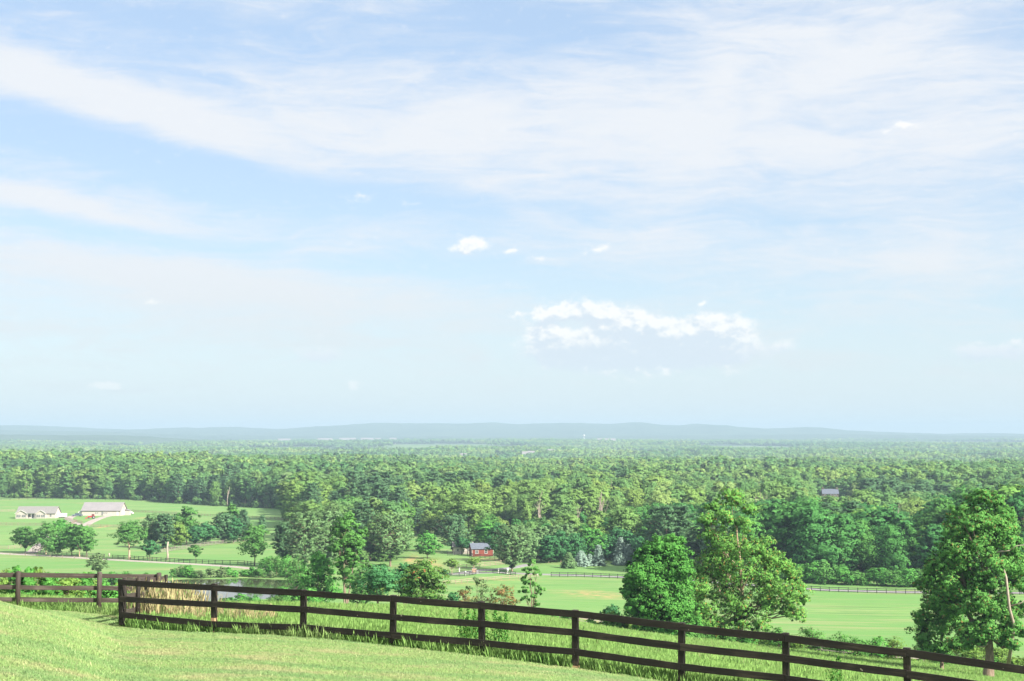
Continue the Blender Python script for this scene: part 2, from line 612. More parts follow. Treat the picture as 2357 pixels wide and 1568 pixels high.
def leaf_mat(name, c1, c2, accent=None, frac=0.0, trans=0.22, objvar=0.25, ramp3=None, patch=None, stand=False):
    """per-leaf colour between c1 and c2; a share of leaves in an accent colour"""
    m, b, out = new_mat(name)
    geo = b.n('ShaderNodeNewGeometry')
    r = geo.outputs['Random Per Island']
    col = b.mix(r, c1, c2)
    if accent:
        sel = b.m('LESS_THAN', b.m('FRACT', b.m('MULTIPLY', r, 37.7)), frac)
        col = b.mix(sel, col, accent)
    if stand:      # stands of different tree kinds, with lit and shaded canopy bands tinted in
        sn = b.noise(b.mapping(geo.outputs['Position'], scl=(.45, 1, 0)), 0.0026, 6, 0.62)
        col = b.mix(1.0, col, b.mix(b.rng(sn, .38, .62), (0.60, 0.76, 0.90), (1.12, 1.10, 0.98)), 'MULTIPLY')
    if patch:
        pn = b.noise(geo.outputs['Position'], patch[0], 5, 0.62)
        col = b.mix(b.m('MULTIPLY', b.rng(pn, patch[1], patch[2]), 0.8), col, patch[3])
        pn = b.noise(b.mapping(geo.outputs['Position'], (31, 7, 0)), patch[0] * 2.3, 5, 0.62)
        col = b.mix(b.m('MULTIPLY', b.rng(pn, .52, .7), 0.5), col, patch[4])
        if len(patch) > 5:      # mower passes running with the fence
            mp = b.noise(b.mapping(geo.outputs['Position'], rot=(0, 0, R(28)), scl=(.07, 1, 0)), .75, 3, 0.5)
            col = b.mix(b.m('MULTIPLY', b.rng(mp, .47, .60), patch[5]), col, patch[4])
    oi = b.n('ShaderNodeObjectInfo').outputs['Random']
    if ramp3:
        cr = b.n('ShaderNodeValToRGB')
        el = cr.color_ramp.elements
        for i, (p, c) in enumerate(ramp3):
            e = el[i] if i < 2 else el.new(p)
            e.position = p
            e.color = (*c, 1)
        b.put(cr.inputs[0], oi)
        col = b.mix(1.0, col, cr.outputs[0], 'MULTIPLY')
    elif objvar:
        f = b.m('MULTIPLY_ADD', oi, objvar * 2, 1 - objvar)
        cc = b.n('ShaderNodeCombineXYZ')
        for i in range(3):
            b.put(cc.inputs[i], f)
        col = b.mix(1.0, col, cc.outputs[0], 'MULTIPLY')
    # both faces of a leaf shade with the crown's own soft normal
    fl = b.m('MULTIPLY_ADD', geo.outputs['Backfacing'], -2.0, 1.0)
    vm = b.n('ShaderNodeVectorMath', operation='SCALE')
    b.put(vm.inputs[0], geo.outputs['Normal'])
    b.put(vm.inputs['Scale'], fl)
    p = b.n('ShaderNodeBsdfDiffuse')
    b.put(p.inputs['Color'], col)
    b.put(p.inputs['Normal'], vm.outputs[0])
    tr = b.n('ShaderNodeBsdfTranslucent')
    b.put(tr.inputs['Normal'], vm.outputs[0])
    b.put(tr.inputs[0], b.mix(1.0, col, (1.25, 1.35, 0.7), 'MULTIPLY'))
    ms = b.n('ShaderNodeMixShader')
    ms.inputs[0].default_value = trans
    b.L.new(p.outputs[0], ms.inputs[1])
    b.L.new(tr.outputs[0], ms.inputs[2])
    b.L.new(ms.outputs[0], out.inputs[0])
    return m


def plain(name, c, rough=0.7, c2=None, scale=3.0, spec=0.3, metal=0.0, bump=0.0, stretch=(1, 1, 1), coat=0.0):
    m, b, out = new_mat(name)
    p = b.n('ShaderNodeBsdfPrincipled')
    tc = b.n('ShaderNodeTexCoord').outputs['Object']
    v = b.mapping(tc, scl=stretch)
    if c2:
        n = b.noise(v, scale, 6, 0.6)
        b.put(p.inputs['Base Color'], b.mix(b.rng(n, 0.3, 0.7), c, c2))
    else:
        b.put(p.inputs['Base Color'], c)
    p.inputs['Roughness'].default_value = rough
    p.inputs['Specular IOR Level'].default_value = spec
    p.inputs['Metallic'].default_value = metal
    if coat:
        p.inputs['Coat Weight'].default_value = coat
    if bump:
        bp = b.n('ShaderNodeBump')
        bp.inputs['Strength'].default_value = bump
        bp.inputs['Distance'].default_value = 0.02
        b.put(bp.inputs['Height'], b.noise(v, scale * 4, 6, 0.7))
        b.L.new(bp.outputs[0], p.inputs['Normal'])
    b.L.new(p.outputs[0], out.inputs[0])
    return m


def wood_mat(name, dark, mid, pale, grain=(1, 1, 1)):
    """stained fence wood: grain along X of the part, worn spots and knots"""
    m, b, out = new_mat(name)
    p = b.n('ShaderNodeBsdfPrincipled')
    tc = b.n('ShaderNodeTexCoord').outputs['Object']
    oi = b.n('ShaderNodeObjectInfo')
    sh = b.n('ShaderNodeVectorMath', operation='ADD')
    b.put(sh.inputs[0], tc)
    cc = b.n('ShaderNodeCombineXYZ')
    b.put(cc.inputs[0], b.m('MULTIPLY', oi.outputs['Random'], 91.0))
    b.put(cc.inputs[1], b.m('MULTIPLY', oi.outputs['Random'], 37.0))
    b.put(sh.inputs[1], cc.outputs[0])
    v = b.mapping(sh.outputs[0], scl=grain)
    n1 = b.noise(v, 6.0, 8, 0.65, 1.2)
    n2 = b.noise(sh.outputs[0], 1.3, 4, 0.5)
    col = b.mix(b.rng(n1, 0.35, 0.72), dark, mid)
    col = b.mix(b.m('MULTIPLY', b.rng(n2, 0.45, 0.75), b.rng(n1, 0.35, 0.65)), col, pale)
    sp = b.rng(b.noise(sh.outputs[0], 16.0, 2, 0.4), 0.76, 0.80)      # flecks
    col = b.mix(b.m('MULTIPLY', sp, 0.6), col, (0.42, 0.37, 0.28))
    b.put(p.inputs['Base Color'], col)
    p.inputs['Roughness'].default_value = 0.72
    p.inputs['Specular IOR Level'].default_value = 0.35
    bp = b.n('ShaderNodeBump')
    bp.inputs['Strength'].default_value = 0.5
    bp.inputs['Distance'].default_value = 0.012
    b.put(bp.inputs['Height'], n1)
    b.L.new(bp.outputs[0], p.inputs['Normal'])
    b.L.new(p.outputs[0], out.inputs[0])
    return m


def ground_mat():
    m, b, out = new_mat('ground_cover')
    geo = b.n('ShaderNodeNewGeometry')
    P = geo.outputs['Position']

    def attr(n):
        return b.n('ShaderNodeAttribute', attribute_name=n).outputs['Fac']
    # open meadow: patches, fine streaks across the slope
    big = b.noise(P, 0.010, 5, 0.55)
    med = b.noise(b.mapping(P, rot=(0, 0, R(8)), scl=(0.25, 1, 1)), 0.09, 6, 0.6, 0.5)
    fine = b.noise(b.mapping(P, rot=(0, 0, R(-6)), scl=(0.35, 1, 1)), 0.7, 5, 0.7)
    tiny = b.noise(P, 14.0, 4, 0.7)
    field = b.mix(b.rng(big, 0.35, 0.65), FIELD_A, FIELD_B)
    field = b.mix(b.m('MULTIPLY', b.rng(med, 0.50, 0.70), 0.55), field, FIELD_TAN)
    field = b.mix(b.m('MULTIPLY', b.rng(fine, 0.52, 0.72), 0.40), field, FIELD_DARK)
    # mown lawn, drier and paler, with faint mower passes
    lawn = b.mix(b.rng(b.noise(P, 0.35, 5, 0.6), 0.35, 0.65), LAWN_A, LAWN_B)
    lawn = b.mix(b.m('MULTIPLY', b.rng(b.noise(P, 1.6, 5, 0.65), 0.5, 0.72), 0.6), lawn, LAWN_DRY)
    lawn = b.mix(b.m('MULTIPLY', b.rng(b.noise(P, 4.0, 4, 0.7), 0.52, 0.7), 0.45), lawn, LAWN_DARK)
    st = b.noise(b.mapping(P, rot=(0, 0, R(24)), scl=(0.06, 0.9, 1)), 0.55, 5, 0.6, 0.8)
    field = b.mix(b.m('MULTIPLY', b.m('MULTIPLY', b.rng(st, 0.50, 0.62), b.rng(big, .38, .55)), 0.75), field, FIELD_DARK)
    st2 = b.noise(b.mapping(P, (9, 3, 0), rot=(0, 0, R(14)), scl=(0.10, 0.9, 1)), 0.22, 6, 0.6, 0.6)
    field = b.mix(b.m('MULTIPLY', b.rng(st2, 0.52, 0.66), 0.45), field, FIELD_TAN)
    col = b.mix(attr('mown'), field, lawn)
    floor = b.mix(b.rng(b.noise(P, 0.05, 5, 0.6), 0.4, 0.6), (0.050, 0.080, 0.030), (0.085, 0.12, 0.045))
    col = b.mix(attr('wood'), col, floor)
    soil = b.m('MULTIPLY', attr('soil'), b.rng(b.noise(P, 0.35, 5, 0.65), 0.38, 0.62))
    col = b.mix(soil, col, (0.42, 0.25, 0.13))
    # far countryside: hedgerows and crops
    fv = b.noise(b.mapping(P, scl=(1, 0.4, 1)), 0.0022, 5, 0.6)
    farc = b.mix(b.rng(fv, 0.42, 0.60), (0.060, 0.105, 0.045), (0.13, 0.18, 0.08))
    col = b.mix(attr('far'), col, farc)
    col = b.mix(b.m('MULTIPLY', b.rng(tiny, 0.3, 0.75), 0.22), col, b.mix(1.0, col, (0.5, 0.6, 0.4), 'MULTIPLY'))
    p = b.n('ShaderNodeBsdfPrincipled')
    b.put(p.inputs['Base Color'], col)
    p.inputs['Roughness'].default_value = 0.9
    p.inputs['Specular IOR Level'].default_value = 0.1
    bp = b.n('ShaderNodeBump')
    bp.inputs['Strength'].default_value = 0.6
    bp.inputs['Distance'].default_value = 0.25
    b.put(bp.inputs['Height'], b.m('ADD', fine, b.m('MULTIPLY', b.noise(P, 5.0, 3, 0.6), 0.3)))
    b.L.new(bp.outputs[0], p.inputs['Normal'])
    b.L.new(p.outputs[0], out.inputs[0])
    return m


FIELD_A, FIELD_B = (0.108, 0.225, 0.064), (0.150, 0.258, 0.080)
FIELD_TAN, FIELD_DARK = (0.25, 0.25, 0.12), (0.065, 0.150, 0.045)
LAWN_A, LAWN_B = (0.24, 0.31, 0.12), (0.19, 0.28, 0.10)
LAWN_DRY, LAWN_DARK = (0.36, 0.32, 0.16), (0.12, 0.21, 0.07)

M = {}
M['ground'] = ground_mat()
M['bark'] = plain('bark', (0.13, 0.095, 0.07), 0.9, (0.26, 0.20, 0.15), 2.5, 0.1, bump=0.6, stretch=(2, 2, .5))
M['bark_tan'] = plain('tan_bark', (0.30, 0.21, 0.14), 0.9, (0.46, 0.36, 0.26), 2.5, 0.1, bump=0.6, stretch=(2, 2, .4))
M['deadwood'] = plain('bleached_deadwood', (0.28, 0.23, 0.185), 0.9, (0.38, 0.32, 0.27), 3, 0.1)
M['oak'] = leaf_mat('broadleaf_foliage', (0.136, 0.232, 0.076), (0.194, 0.300, 0.104), None, 0, 0.24, stand=True,
                    ramp3=[(0.0, (0.66, 0.84, 0.86)), (0.2, (0.82, 0.97, 0.95)), (0.5, (0.98, 1.02, 0.9)), (0.75, (1.08, 1.12, 0.88)), (0.9, (1.25, 1.12, 0.95)), (1.0, (1.45, 1.3, 1.4))])
M['rich'] = leaf_mat('rich_green_foliage', (0.058, 0.178, 0.048), (0.108, 0.280, 0.074), None, 0, 0.24,
                     ramp3=[(0.0, (0.55, 0.72, 0.80)), (0.3, (0.85, 0.92, 1.0)), (0.6, (1.0, 1.0, 0.9)), (0.9, (1.4, 1.12, 1.0)), (1.0, (1.8, 1.3, 1.1))])
M['bright'] = leaf_mat('bright_foliage', (0.056, 0.195, 0.042), (0.125, 0.335, 0.068), objvar=0.12)
M['locust'] = leaf_mat('locust_foliage', (0.085, 0.230, 0.048), (0.185, 0.385, 0.088), (0.33, 0.22, 0.07), 0.05, 0.26, 0.05)
M['locust_dark'] = leaf_mat('dark_locust_foliage', (0.066, 0.205, 0.048), (0.145, 0.335, 0.080), (0.22, 0.16, 0.06), 0.05, 0.25, 0.05)
M['mid'] = leaf_mat('mid_green_foliage', (0.062, 0.170, 0.042), (0.130, 0.300, 0.075), objvar=0.12)
M['deep'] = leaf_mat('deep_green_foliage', (0.036, 0.125, 0.052), (0.085, 0.240, 0.085), objvar=0.1)
M['yellow'] = leaf_mat('yellow_green_foliage', (0.090, 0.180, 0.035), (0.19, 0.30, 0.07), objvar=0.12)
M['pine'] = leaf_mat('pine_needles', (0.080, 0.165, 0.062), (0.175, 0.290, 0.125), None, 0, 0.2, 0.12)
M['pine_dark'] = leaf_mat('dark_pine_needles', (0.055, 0.130, 0.060), (0.115, 0.220, 0.100), None, 0, 0.2, 0.12)
M['spruce'] = leaf_mat('blue_spruce_needles', (0.14, 0.22, 0.17), (0.27, 0.37, 0.31), None, 0, 0.15, 0.12)
M['rust'] = leaf_mat('rusty_foliage', (0.10, 0.14, 0.04), (0.26, 0.20, 0.08), (0.28, 0.13, 0.07), 0.2, 0.3, 0.1)
M['redtip'] = leaf_mat('red_tipped_foliage', (0.07, 0.17, 0.04), (0.15, 0.28, 0.07), (0.34, 0.17, 0.07), 0.025, 0.30, 0.1)
M['willow'] = leaf_mat('grey_green_foliage', (0.10, 0.17, 0.07), (0.20, 0.29, 0.13), None, 0, 0.35, 0.1)
M['grass'] = leaf_mat('meadow_grass', (0.150, 0.290, 0.070), (0.230, 0.380, 0.110), (0.36, 0.36, 0.18), 0.04, 0.22, 0.06, patch=(.35, .52, .74, (.26, .33, .14), (.11, .25, .065)))
M['lawn'] = leaf_mat('lawn_grass', (0.240, 0.370, 0.130), (0.300, 0.430, 0.165), (0.42, 0.40, 0.23), 0.10, 0.18, 0.04, patch=(.55, .47, .70, (.42, .40, .22), (.15, .30, .12), .45))
M['straw'] = leaf_mat('dry_grass', (0.34, 0.30, 0.15), (0.48, 0.42, 0.24), (0.20, 0.32, 0.10), 0.35, 0.25, 0.1)
M['dark_wood'] = wood_mat('dark_stained_wood', (0.008, 0.006, 0.0045), (0.016, 0.012, 0.009), (0.045, 0.035, 0.025), (0.12, 1, 3))
M['dark_post'] = wood_mat('dark_stained_post', (0.008, 0.006, 0.0045), (0.020, 0.015, 0.010), (0.06, 0.046, 0.032), (2, 2, 0.15))
M['grey_brown'] = wood_mat('weathered_brown_wood', (0.035, 0.026, 0.021), (0.075, 0.058, 0.048), (0.13, 0.105, 0.09), (0.12, 1, 3))
M['grey_post'] = wood_mat('weathered_brown_post', (0.030, 0.022, 0.017), (0.070, 0.054, 0.044), (0.12, 0.10, 0.08), (2, 2, .15))
M['raw_wood'] = plain('unpainted_wood', (0.52, 0.34, 0.20), 0.85, (0.40, 0.25, 0.14), 6)
M['old_rail'] = plain('bleached_grey_wood', (0.19, 0.175, 0.15), 0.9, (0.27, 0.24, 0.20), 3)
M['tan_rail'] = plain('tan_wood', (0.22, 0.175, 0.13), 0.9, (0.30, 0.24, 0.18), 1)
M['black_rail'] = plain('black_painted_wood', (0.022, 0.022, 0.024), 0.7, (0.05, 0.05, 0.05), 1)
M['gravel'] = plain('pale_gravel', (0.24, 0.21, 0.185), 0.95, (0.32, 0.28, 0.25), 0.5)
M['asphalt'] = plain('worn_asphalt', (0.17, 0.165, 0.17), 0.9, (0.22, 0.21, 0.21), 0.6)
M['siding'] = plain('cream_siding', (0.42, 0.37, 0.33), 0.7, (0.47, 0.42, 0.37), 1.0)
M['shingle'] = plain('grey_shingles', (0.15, 0.15, 0.15), 0.9, (0.20, 0.19, 0.18), 2.0)
M['tin'] = plain('grey_metal_roof', (0.23, 0.215, 0.22), 0.45, (0.26, 0.24, 0.245), 0.3, 0.5, 0.3)
M['trim'] = plain('white_trim', (0.55, 0.53, 0.50), 0.6)
M['glass'] = plain('dark_glass', (0.03, 0.035, 0.04), 0.08, spec=0.6)
M['shutter'] = plain('slate_shutter', (0.10, 0.11, 0.13), 0.6)
M['red_wall'] = plain('red_boards', (0.20, 0.050, 0.034), 0.8, (0.155, 0.040, 0.030), 1.5)
M['slate'] = plain('slate_roof', (0.075, 0.09, 0.12), 0.7, (0.11, 0.125, 0.155), 2)
M['stone'] = plain('brown_stone', (0.085, 0.065, 0.055), 0.9, (0.14, 0.11, 0.09), 1.2)
M['brick'] = plain('tan_brick', (0.42, 0.26, 0.17), 0.9, (0.50, 0.33, 0.23), 3)
M['white'] = plain('white_paint', (0.60, 0.60, 0.60), 0.45, coat=0.3)
M['navy'] = plain('dark_blue_paint', (0.05, 0.07, 0.10), 0.3, coat=0.5)
M['red_paint'] = plain('red_paint', (0.50, 0.02, 0.03), 0.35, coat=0.4)
M['tyre'] = plain('rubber', (0.02, 0.02, 0.02), 0.85)
M['rim'] = plain('rim_metal', (0.55, 0.55, 0.56), 0.35, metal=0.8)
M['hill'] = plain('wooded_hill', (0.035, 0.065, 0.040), 0.95, (0.06, 0.095, 0.055), 0.005, 0.05)


def water_mat():
    m, b, out = new_mat('pond_water')
    p = b.n('ShaderNodeBsdfPrincipled')
    p.inputs['Base Color'].default_value = (0.05, 0.055, 0.03, 1)
    p.inputs['Roughness'].default_value = 0.03
    p.inputs['IOR'].default_value = 1.33
    p.inputs['Specular IOR Level'].default_value = 1.0
    geo = b.n('ShaderNodeNewGeometry')
    bp = b.n('ShaderNodeBump')
    bp.inputs['Strength'].default_value = 0.05
    bp.inputs['Distance'].default_value = 0.1
    b.put(bp.inputs['Height'], b.noise(geo.outputs['Position'], 1.2, 3, 0.5))
    b.L.new(bp.outputs[0], p.inputs['Normal'])
    b.L.new(p.outputs[0], out.inputs[0])
    return m


M['water'] = water_mat()

# ------------------------------------------------------------------ ground, hills, water, roads
def build_ground():
    d = [-45.0]
    while d[-1] < 16000:
        y = d[-1]
        if y < 10:
            st = 2.5
        elif y < 60:
            st = 0.45
        else:
            st = y * 0.0088
        d.append(y + st)
    D = np.array(d)
    nc = 420
    s = np.linspace(-1, 1, nc)
    s = s * (0.55 + 0.45 * np.abs(s) ** 1.5)
    wdt = 0.62 * np.maximum(D, 0) + 34 + np.clip(D, 0, 200) * 0.25
    X = s[None, :] * wdt[:, None]
    Y = np.repeat(D[:, None], nc, 1)
    Z = ground(X, Y)
    V = np.stack([X, Y, Z], 2).reshape(-1, 3)
    i, j = np.meshgrid(np.arange(len(D) - 1), np.arange(nc - 1), indexing='ij')
    a = (i * nc + j).ravel()
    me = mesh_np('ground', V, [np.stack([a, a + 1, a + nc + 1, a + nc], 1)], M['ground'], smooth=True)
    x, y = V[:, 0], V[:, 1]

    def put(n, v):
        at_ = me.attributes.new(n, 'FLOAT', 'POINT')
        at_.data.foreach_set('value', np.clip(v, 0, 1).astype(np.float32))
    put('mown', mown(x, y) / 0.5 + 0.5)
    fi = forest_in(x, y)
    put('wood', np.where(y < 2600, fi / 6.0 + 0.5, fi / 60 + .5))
    put('far', (y - 5000) / 2500)
    soil = np.zeros(len(x))
    for (px, py, rx, ry, k) in ((237, 1213, 9, 3, 1.2), (262, 1217, 9, 2, .7), (365, 1188, 11, 2.2, 1.3), (330, 1192, 12, 1.5, 1.1), (225, 1186, 5, 1.2, 1),
                                (190, 1159, 8, 1.2, .8), (975, 1292, 30, 7, .8), (1000, 1300, 25, 6, .6), (945, 1287, 14, 8, .8), (1120, 1288, 40, 3, .35),
                                (1350, 1365, 60, 6, .55), (1400, 1374, 70, 5, .5), (1080, 1345, 60, 4, .5), (1160, 1335, 90, 2.5, .5), (40, 1150, 20, 2, .4),
                                (1420, 1440, 60, 9, .6), (1300, 1425, 60, 7, .6), (1960, 1500, 60, 8, .55), (1150, 1398, 60, 6, .5)):
        hx, hy, _ = hit(px, py, 60)
        sx = rx / F * hy
        _, hy2, _ = hit(px, py - ry, 60)
        sy = max(abs(hy2 - hy), 1.0)
        soil += k * np.exp(-((x - hx) / sx) ** 2 - ((y - hy) / sy) ** 2)
    # bare strip along the foot of the front fence
    fd = (39.0 - 0.54 * (x + 10.54) - y) / 1.136
    soil += 0.5 * np.exp(-((fd - 0.12) / 0.22) ** 2) * (x > -10.5) * (y > 15)
    put('soil', soil)
    o = obj('ground', me)
    tag(o, kind='structure')


build_ground()


def build_hills():
    main = [(-900, 990), (-400, 984), (0, 979), (80, 980), (150, 983), (215, 987), (290, 989), (350, 989), (420, 984), (470, 986), (520, 982), (590, 986), (660, 989), (700, 984),
            (760, 981), (870, 974), (960, 975), (1060, 976), (1140, 973), (1190, 977), (1290, 975), (1400, 977), (1460, 972), (1510, 978), (1560, 979),
            (1610, 975), (1650, 980), (1740, 987), (1860, 983), (1900, 990), (2000, 994), (2130, 998), (2160, 1000), (2260, 997), (2356, 999), (2700, 992), (3300, 996)]
    second = [(-900, 996), (0, 990), (120, 992), (250, 994), (330, 998), (480, 1002), (700, 1004), (1100, 1005), (1500, 1003), (1900, 1000), (2100, 1002), (2356, 1004), (3300, 1003)]
    third = [(-900, 1000), (0, 1000), (150, 1002), (290, 1003), (420, 1010), (600, 1022), (3300, 1024)]
    for line, dist, depth, seed in ((main, 12000, 2800, 1), (second, 9600, 1500, 2), (third, 6800, 900, 3)):
        px = np.linspace(-900, 3300, 700)
        pts = np.array(line, float)
        py = np.interp(px, pts[:, 0], pts[:, 1])
        for _ in range(8):
            py[1:-1] = (py[:-2] + 2 * py[1:-1] + py[2:]) / 4
        top = Z0 + (HOR - py) / F * dist
        rows = []
        for k in np.linspace(-1, 1, 27):
            y = dist + k * depth
            x = (px - PCX) / F * dist * (1 + 0.0 * k)
            prof = np.cos(k * np.pi / 2) ** 1.3
            base = Z0 - 62
            z = base + (top - base) * prof * (1 + 0.0)
            z = z + (fbm(x / 500, y / 500 + 9 * seed, seed, 4) - 0.5) * (top - base) * 0.35 * np.sin(abs(k) * np.pi)
            z = z + (fbm(x / 60, np.full_like(x, y / 60), seed + 5, 2) - 0.5) * 9 * prof
            rows.append(np.stack([x, np.full_like(x, y), z], 1))
        V = np.concatenate(rows)
        n, r = len(px), len(rows)
        i, j = np.meshgrid(np.arange(r - 1), np.arange(n - 1), indexing='ij')
        a = (i * n + j).ravel()
        me = mesh_np('hills', V, [np.stack([a, a + 1, a + n + 1, a + n], 1)], M['hill'], smooth=True)
        tag(obj('hills', me), kind='structure')


build_hills()


def build_pond():
    a = np.linspace(0, 2 * np.pi, 120, endpoint=False)
    V = [(POND[0], POND[1], POND_Z)]
    for t in a:
        wob = 1 + 0.06 * math.sin(3 * t + 1) + 0.05 * math.sin(5 * t + 2) + 0.03 * math.sin(9 * t)
        V.append((POND[0] + POND[2] * 1.08 * wob * math.cos(t), POND[1] + POND[3] * 1.08 * wob * math.sin(t), POND_Z))
    n = len(a)
    f = [(0, 1 + i, 1 + (i + 1) % n) for i in range(n)]
    tag(obj('water', mesh_np('water', V, [np.array(f)], M['water'])), kind='structure')


build_pond()


def ribbon(name, pts, width, mat, lift=0.07, step=4.0):
    """a road sheet draped on the ground; pts are (x, y)"""
    P = [Vector(p) for p in pts]
    line = []
    for k in range(len(P) - 1):
        p0, p1, p2, p3 = P[max(k - 1, 0)], P[k], P[k + 1], P[min(k + 2, len(P) - 1)]
        n = max(2, int((p2 - p1).length / step))
        for i in range(n):
            t = i / n
            line.append(0.5 * ((2 * p1) + (p2 - p0) * t + (2 * p0 - 5 * p1 + 4 * p2 - p3) * t * t + (-p0 + 3 * p1 - 3 * p2 + p3) * t ** 3))
    line.append(P[-1])
    V = []
    k = 7
    for i, p in enumerate(line):
        t = (line[min(i + 1, len(line) - 1)] - line[max(i - 1, 0)]).normalized()
        nrm = Vector((-t.y, t.x))
        for s in np.linspace(-1, 1, k):
            q = p + nrm * (s * width / 2)
            V.append((q.x, q.y, 0))
    V = np.array(V)
    V[:, 2] = ground(V[:, 0], V[:, 1]) + lift
    Vr = V.reshape(-1, k, 3)
    Vr[:, 0, 2] -= lift * 1.5
    Vr[:, -1, 2] -= lift * 1.5
    n = len(line)
    i, j = np.meshgrid(np.arange(n - 1), np.arange(k - 1), indexing='ij')
    a = (i * k + j).ravel()
    me = mesh_np(name, V, [np.stack([a, a + 1, a + k + 1, a + k], 1)], mat, smooth=True)
    return tag(obj(name, me), kind='structure')


def H2(*pp):
    return [hit(px, py, 200)[:2] for px, py in pp]


ribbon('road', H2((-250, 1262), (-60, 1270), (0, 1274), (130, 1281), (260, 1289), (390, 1296), (480, 1301), (550, 1306), (600, 1311)), 5.0, M['gravel'], 0.12)
ribbon('path', H2((60, 1275), (78, 1268), (92, 1255), (112, 1240), (140, 1226), (165, 1217), (190, 1212), (205, 1204), (222, 1196), (240, 1190), (262, 1186), (290, 1183)), 5.0, M['gravel'], 0.13)
ribbon('path', H2((190, 1209), (172, 1203), (160, 1198), (158, 1193), (168, 1188)), 5.0, M['gravel'], 0.12)
ribbon('road', H2((1030, 1322), (1075, 1320), (1120, 1319), (1170, 1319), (1230, 1322), (1320, 1324), (1430, 1328), (1560, 1335), (1700, 1345), (1800, 1353), (1900, 1358), (2076, 1363), (2200, 1364), (2356, 1365), (2500, 1366)), 4.6, M['asphalt'], 0.12)
ribbon('road', H2((1060, 1319), (1100, 1314), (1140, 1311), (1180, 1307), (1215, 1300)), 4.0, M['asphalt'], 0.14)
# ------------------------------------------------------------------ plants
def cards(C, N, size, asp, rng, droop=0.0, NS=None, soft=.72):
    """leaf-sized diamonds at C facing N"""
    n = len(C)
    N = N / (np.linalg.norm(N, axis=1, keepdims=True) + 1e-9)
    r = rng.normal(size=(n, 3))
    T = np.cross(N, r)
    T /= np.linalg.norm(T, axis=1, keepdims=True) + 1e-9
    T[:, 2] -= droop
    T /= np.linalg.norm(T, axis=1, keepdims=True) + 1e-9
    B = np.cross(N, T)
    s = (size * rng.uniform(0.6, 1.35, n))[:, None]
    V = np.stack([C - T * s, C - B * s * asp - N * s * .05, C + T * s, C + B * s * asp + N * s * .12], 1).reshape(-1, 3)
    if NS is not None:
        NS = NS * soft + N * (1 - soft)
        NS /= np.linalg.norm(NS, axis=1, keepdims=True) + 1e-9
        V = np.concatenate([V, np.repeat(NS, 4, axis=0)], 1)
    return V, np.arange(n * 4).reshape(-1, 4)


PROF = {
    'oval': lambda t: np.sqrt(np.clip(1 - (2 * t - 1.0) ** 2, 0, 1)) * (1.08 - 0.25 * t),
    'dome': lambda t: np.sqrt(np.clip(1 - t ** 2, 0, 1)) * np.clip(t * 6 + .5, 0, 1),
    'vase': lambda t: np.clip(0.35 + 1.0 * t, 0, 1) * np.sqrt(np.clip(1 - np.clip((t - .45) / .58, 0, 1) ** 2, 0, 1)),
    'cone': lambda t: np.clip(1.05 - t, 0.05, 1) ** 0.9 * np.clip(t * 8 + .5, 0, 1),
    'column': lambda t: np.clip(np.minimum(t * 5 + .45, (1.08 - t) * 2.6), 0, 1) ** .6,
}


def crown_lobes(rng, H, W, cb, n, prof, rel=0.30, irr=0.25):
    L = []
    for i in range(n):
        t = (i + rng.uniform(0, 1)) / n
        a = i * 2.399 + rng.uniform(-.5, .5)
        pr = float(PROF[prof](np.array(t)))
        rr = W / 2 * pr
        lr = W * rel * rng.uniform(0.65, 1.15) * (0.55 + 0.45 * pr)
        rad = max(rr - lr * 0.8, 0) * rng.uniform(0.55, 1.0 + irr)
        L.append((rad * math.cos(a), rad * math.sin(a), cb + (H - cb) * (0.04 + 0.9 * t), lr, lr * 0.78))
    return np.array(L)


def fill(rng, L, clumps, leaves, ls, asp=0.6, crel=0.34, up=0.35, droop=0.0, fit=None, soft=.72):
    """leaf clumps over each lobe -> cards"""
    n = len(L)
    k = n * clumps
    li = np.repeat(np.arange(n), clumps)
    d = rng.normal(size=(k, 3))
    d[:, 2] += 0.15
    d /= np.linalg.norm(d, axis=1, keepdims=True)
    rad = np.stack([L[li, 3], L[li, 3], L[li, 4]], 1)
    cc = L[li, :3] + d * rad * (0.30 + (1.15 if soft < .6 else .95) * rng.uniform(0, 1, (k, 1)) ** 0.8)
    cr = L[li, 3] * crel * (rng.uniform(0.5, 1.3, k) if soft > .6 else rng.uniform(0.25, 1.0, k) ** 2 * 1.9 + .2)
    m = k * leaves
    ci = np.repeat(np.arange(k), leaves)
    off = rng.normal(size=(m, 3))
    off /= np.linalg.norm(off, axis=1, keepdims=True) + 1e-9
    q = rng.uniform(0.2, 1.0, (m, 1)) ** 0.5
    C = cc[ci] + off * q * cr[ci][:, None] * np.array([1.1, 1.1, 0.75])
    N = off * 0.8 + d[ci] * 0.7 + np.array([0, 0, up]) + rng.normal(size=(m, 3)) * 0.35
    if soft > .6:        # rounder shading over the whole crown
        mid_ = L[:, :3].mean(0)
        g = (C - mid_) / (np.abs(L[:, :3] - mid_).max(0) + L[:, 3].mean() + .1)
        NS = off * 0.40 + d[ci] * 0.50 + g * 0.75 + np.array([0, 0, 0.18])
    else:
        NS = off * 0.55 + d[ci] * 0.75 + np.array([0, 0, 0.30])
    NS /= np.linalg.norm(NS, axis=1, keepdims=True) + 1e-9
    V, Fq = cards(C, N, np.full(m, ls), asp, rng, droop, NS, soft)
    if fit:
        H, W, cb = fit
        lo, hi = np.percentile(V[:, 2], 1), np.percentile(V[:, 2], 99.7)
        V[:, 2] = cb + (V[:, 2] - lo) / (hi - lo) * (H - cb)
        w = max(np.percentile(np.abs(V[:, 0]), 98.5), np.percentile(np.abs(V[:, 1]), 98.5))
        V[:, :2] *= (W / 2) / w
    return V, Fq


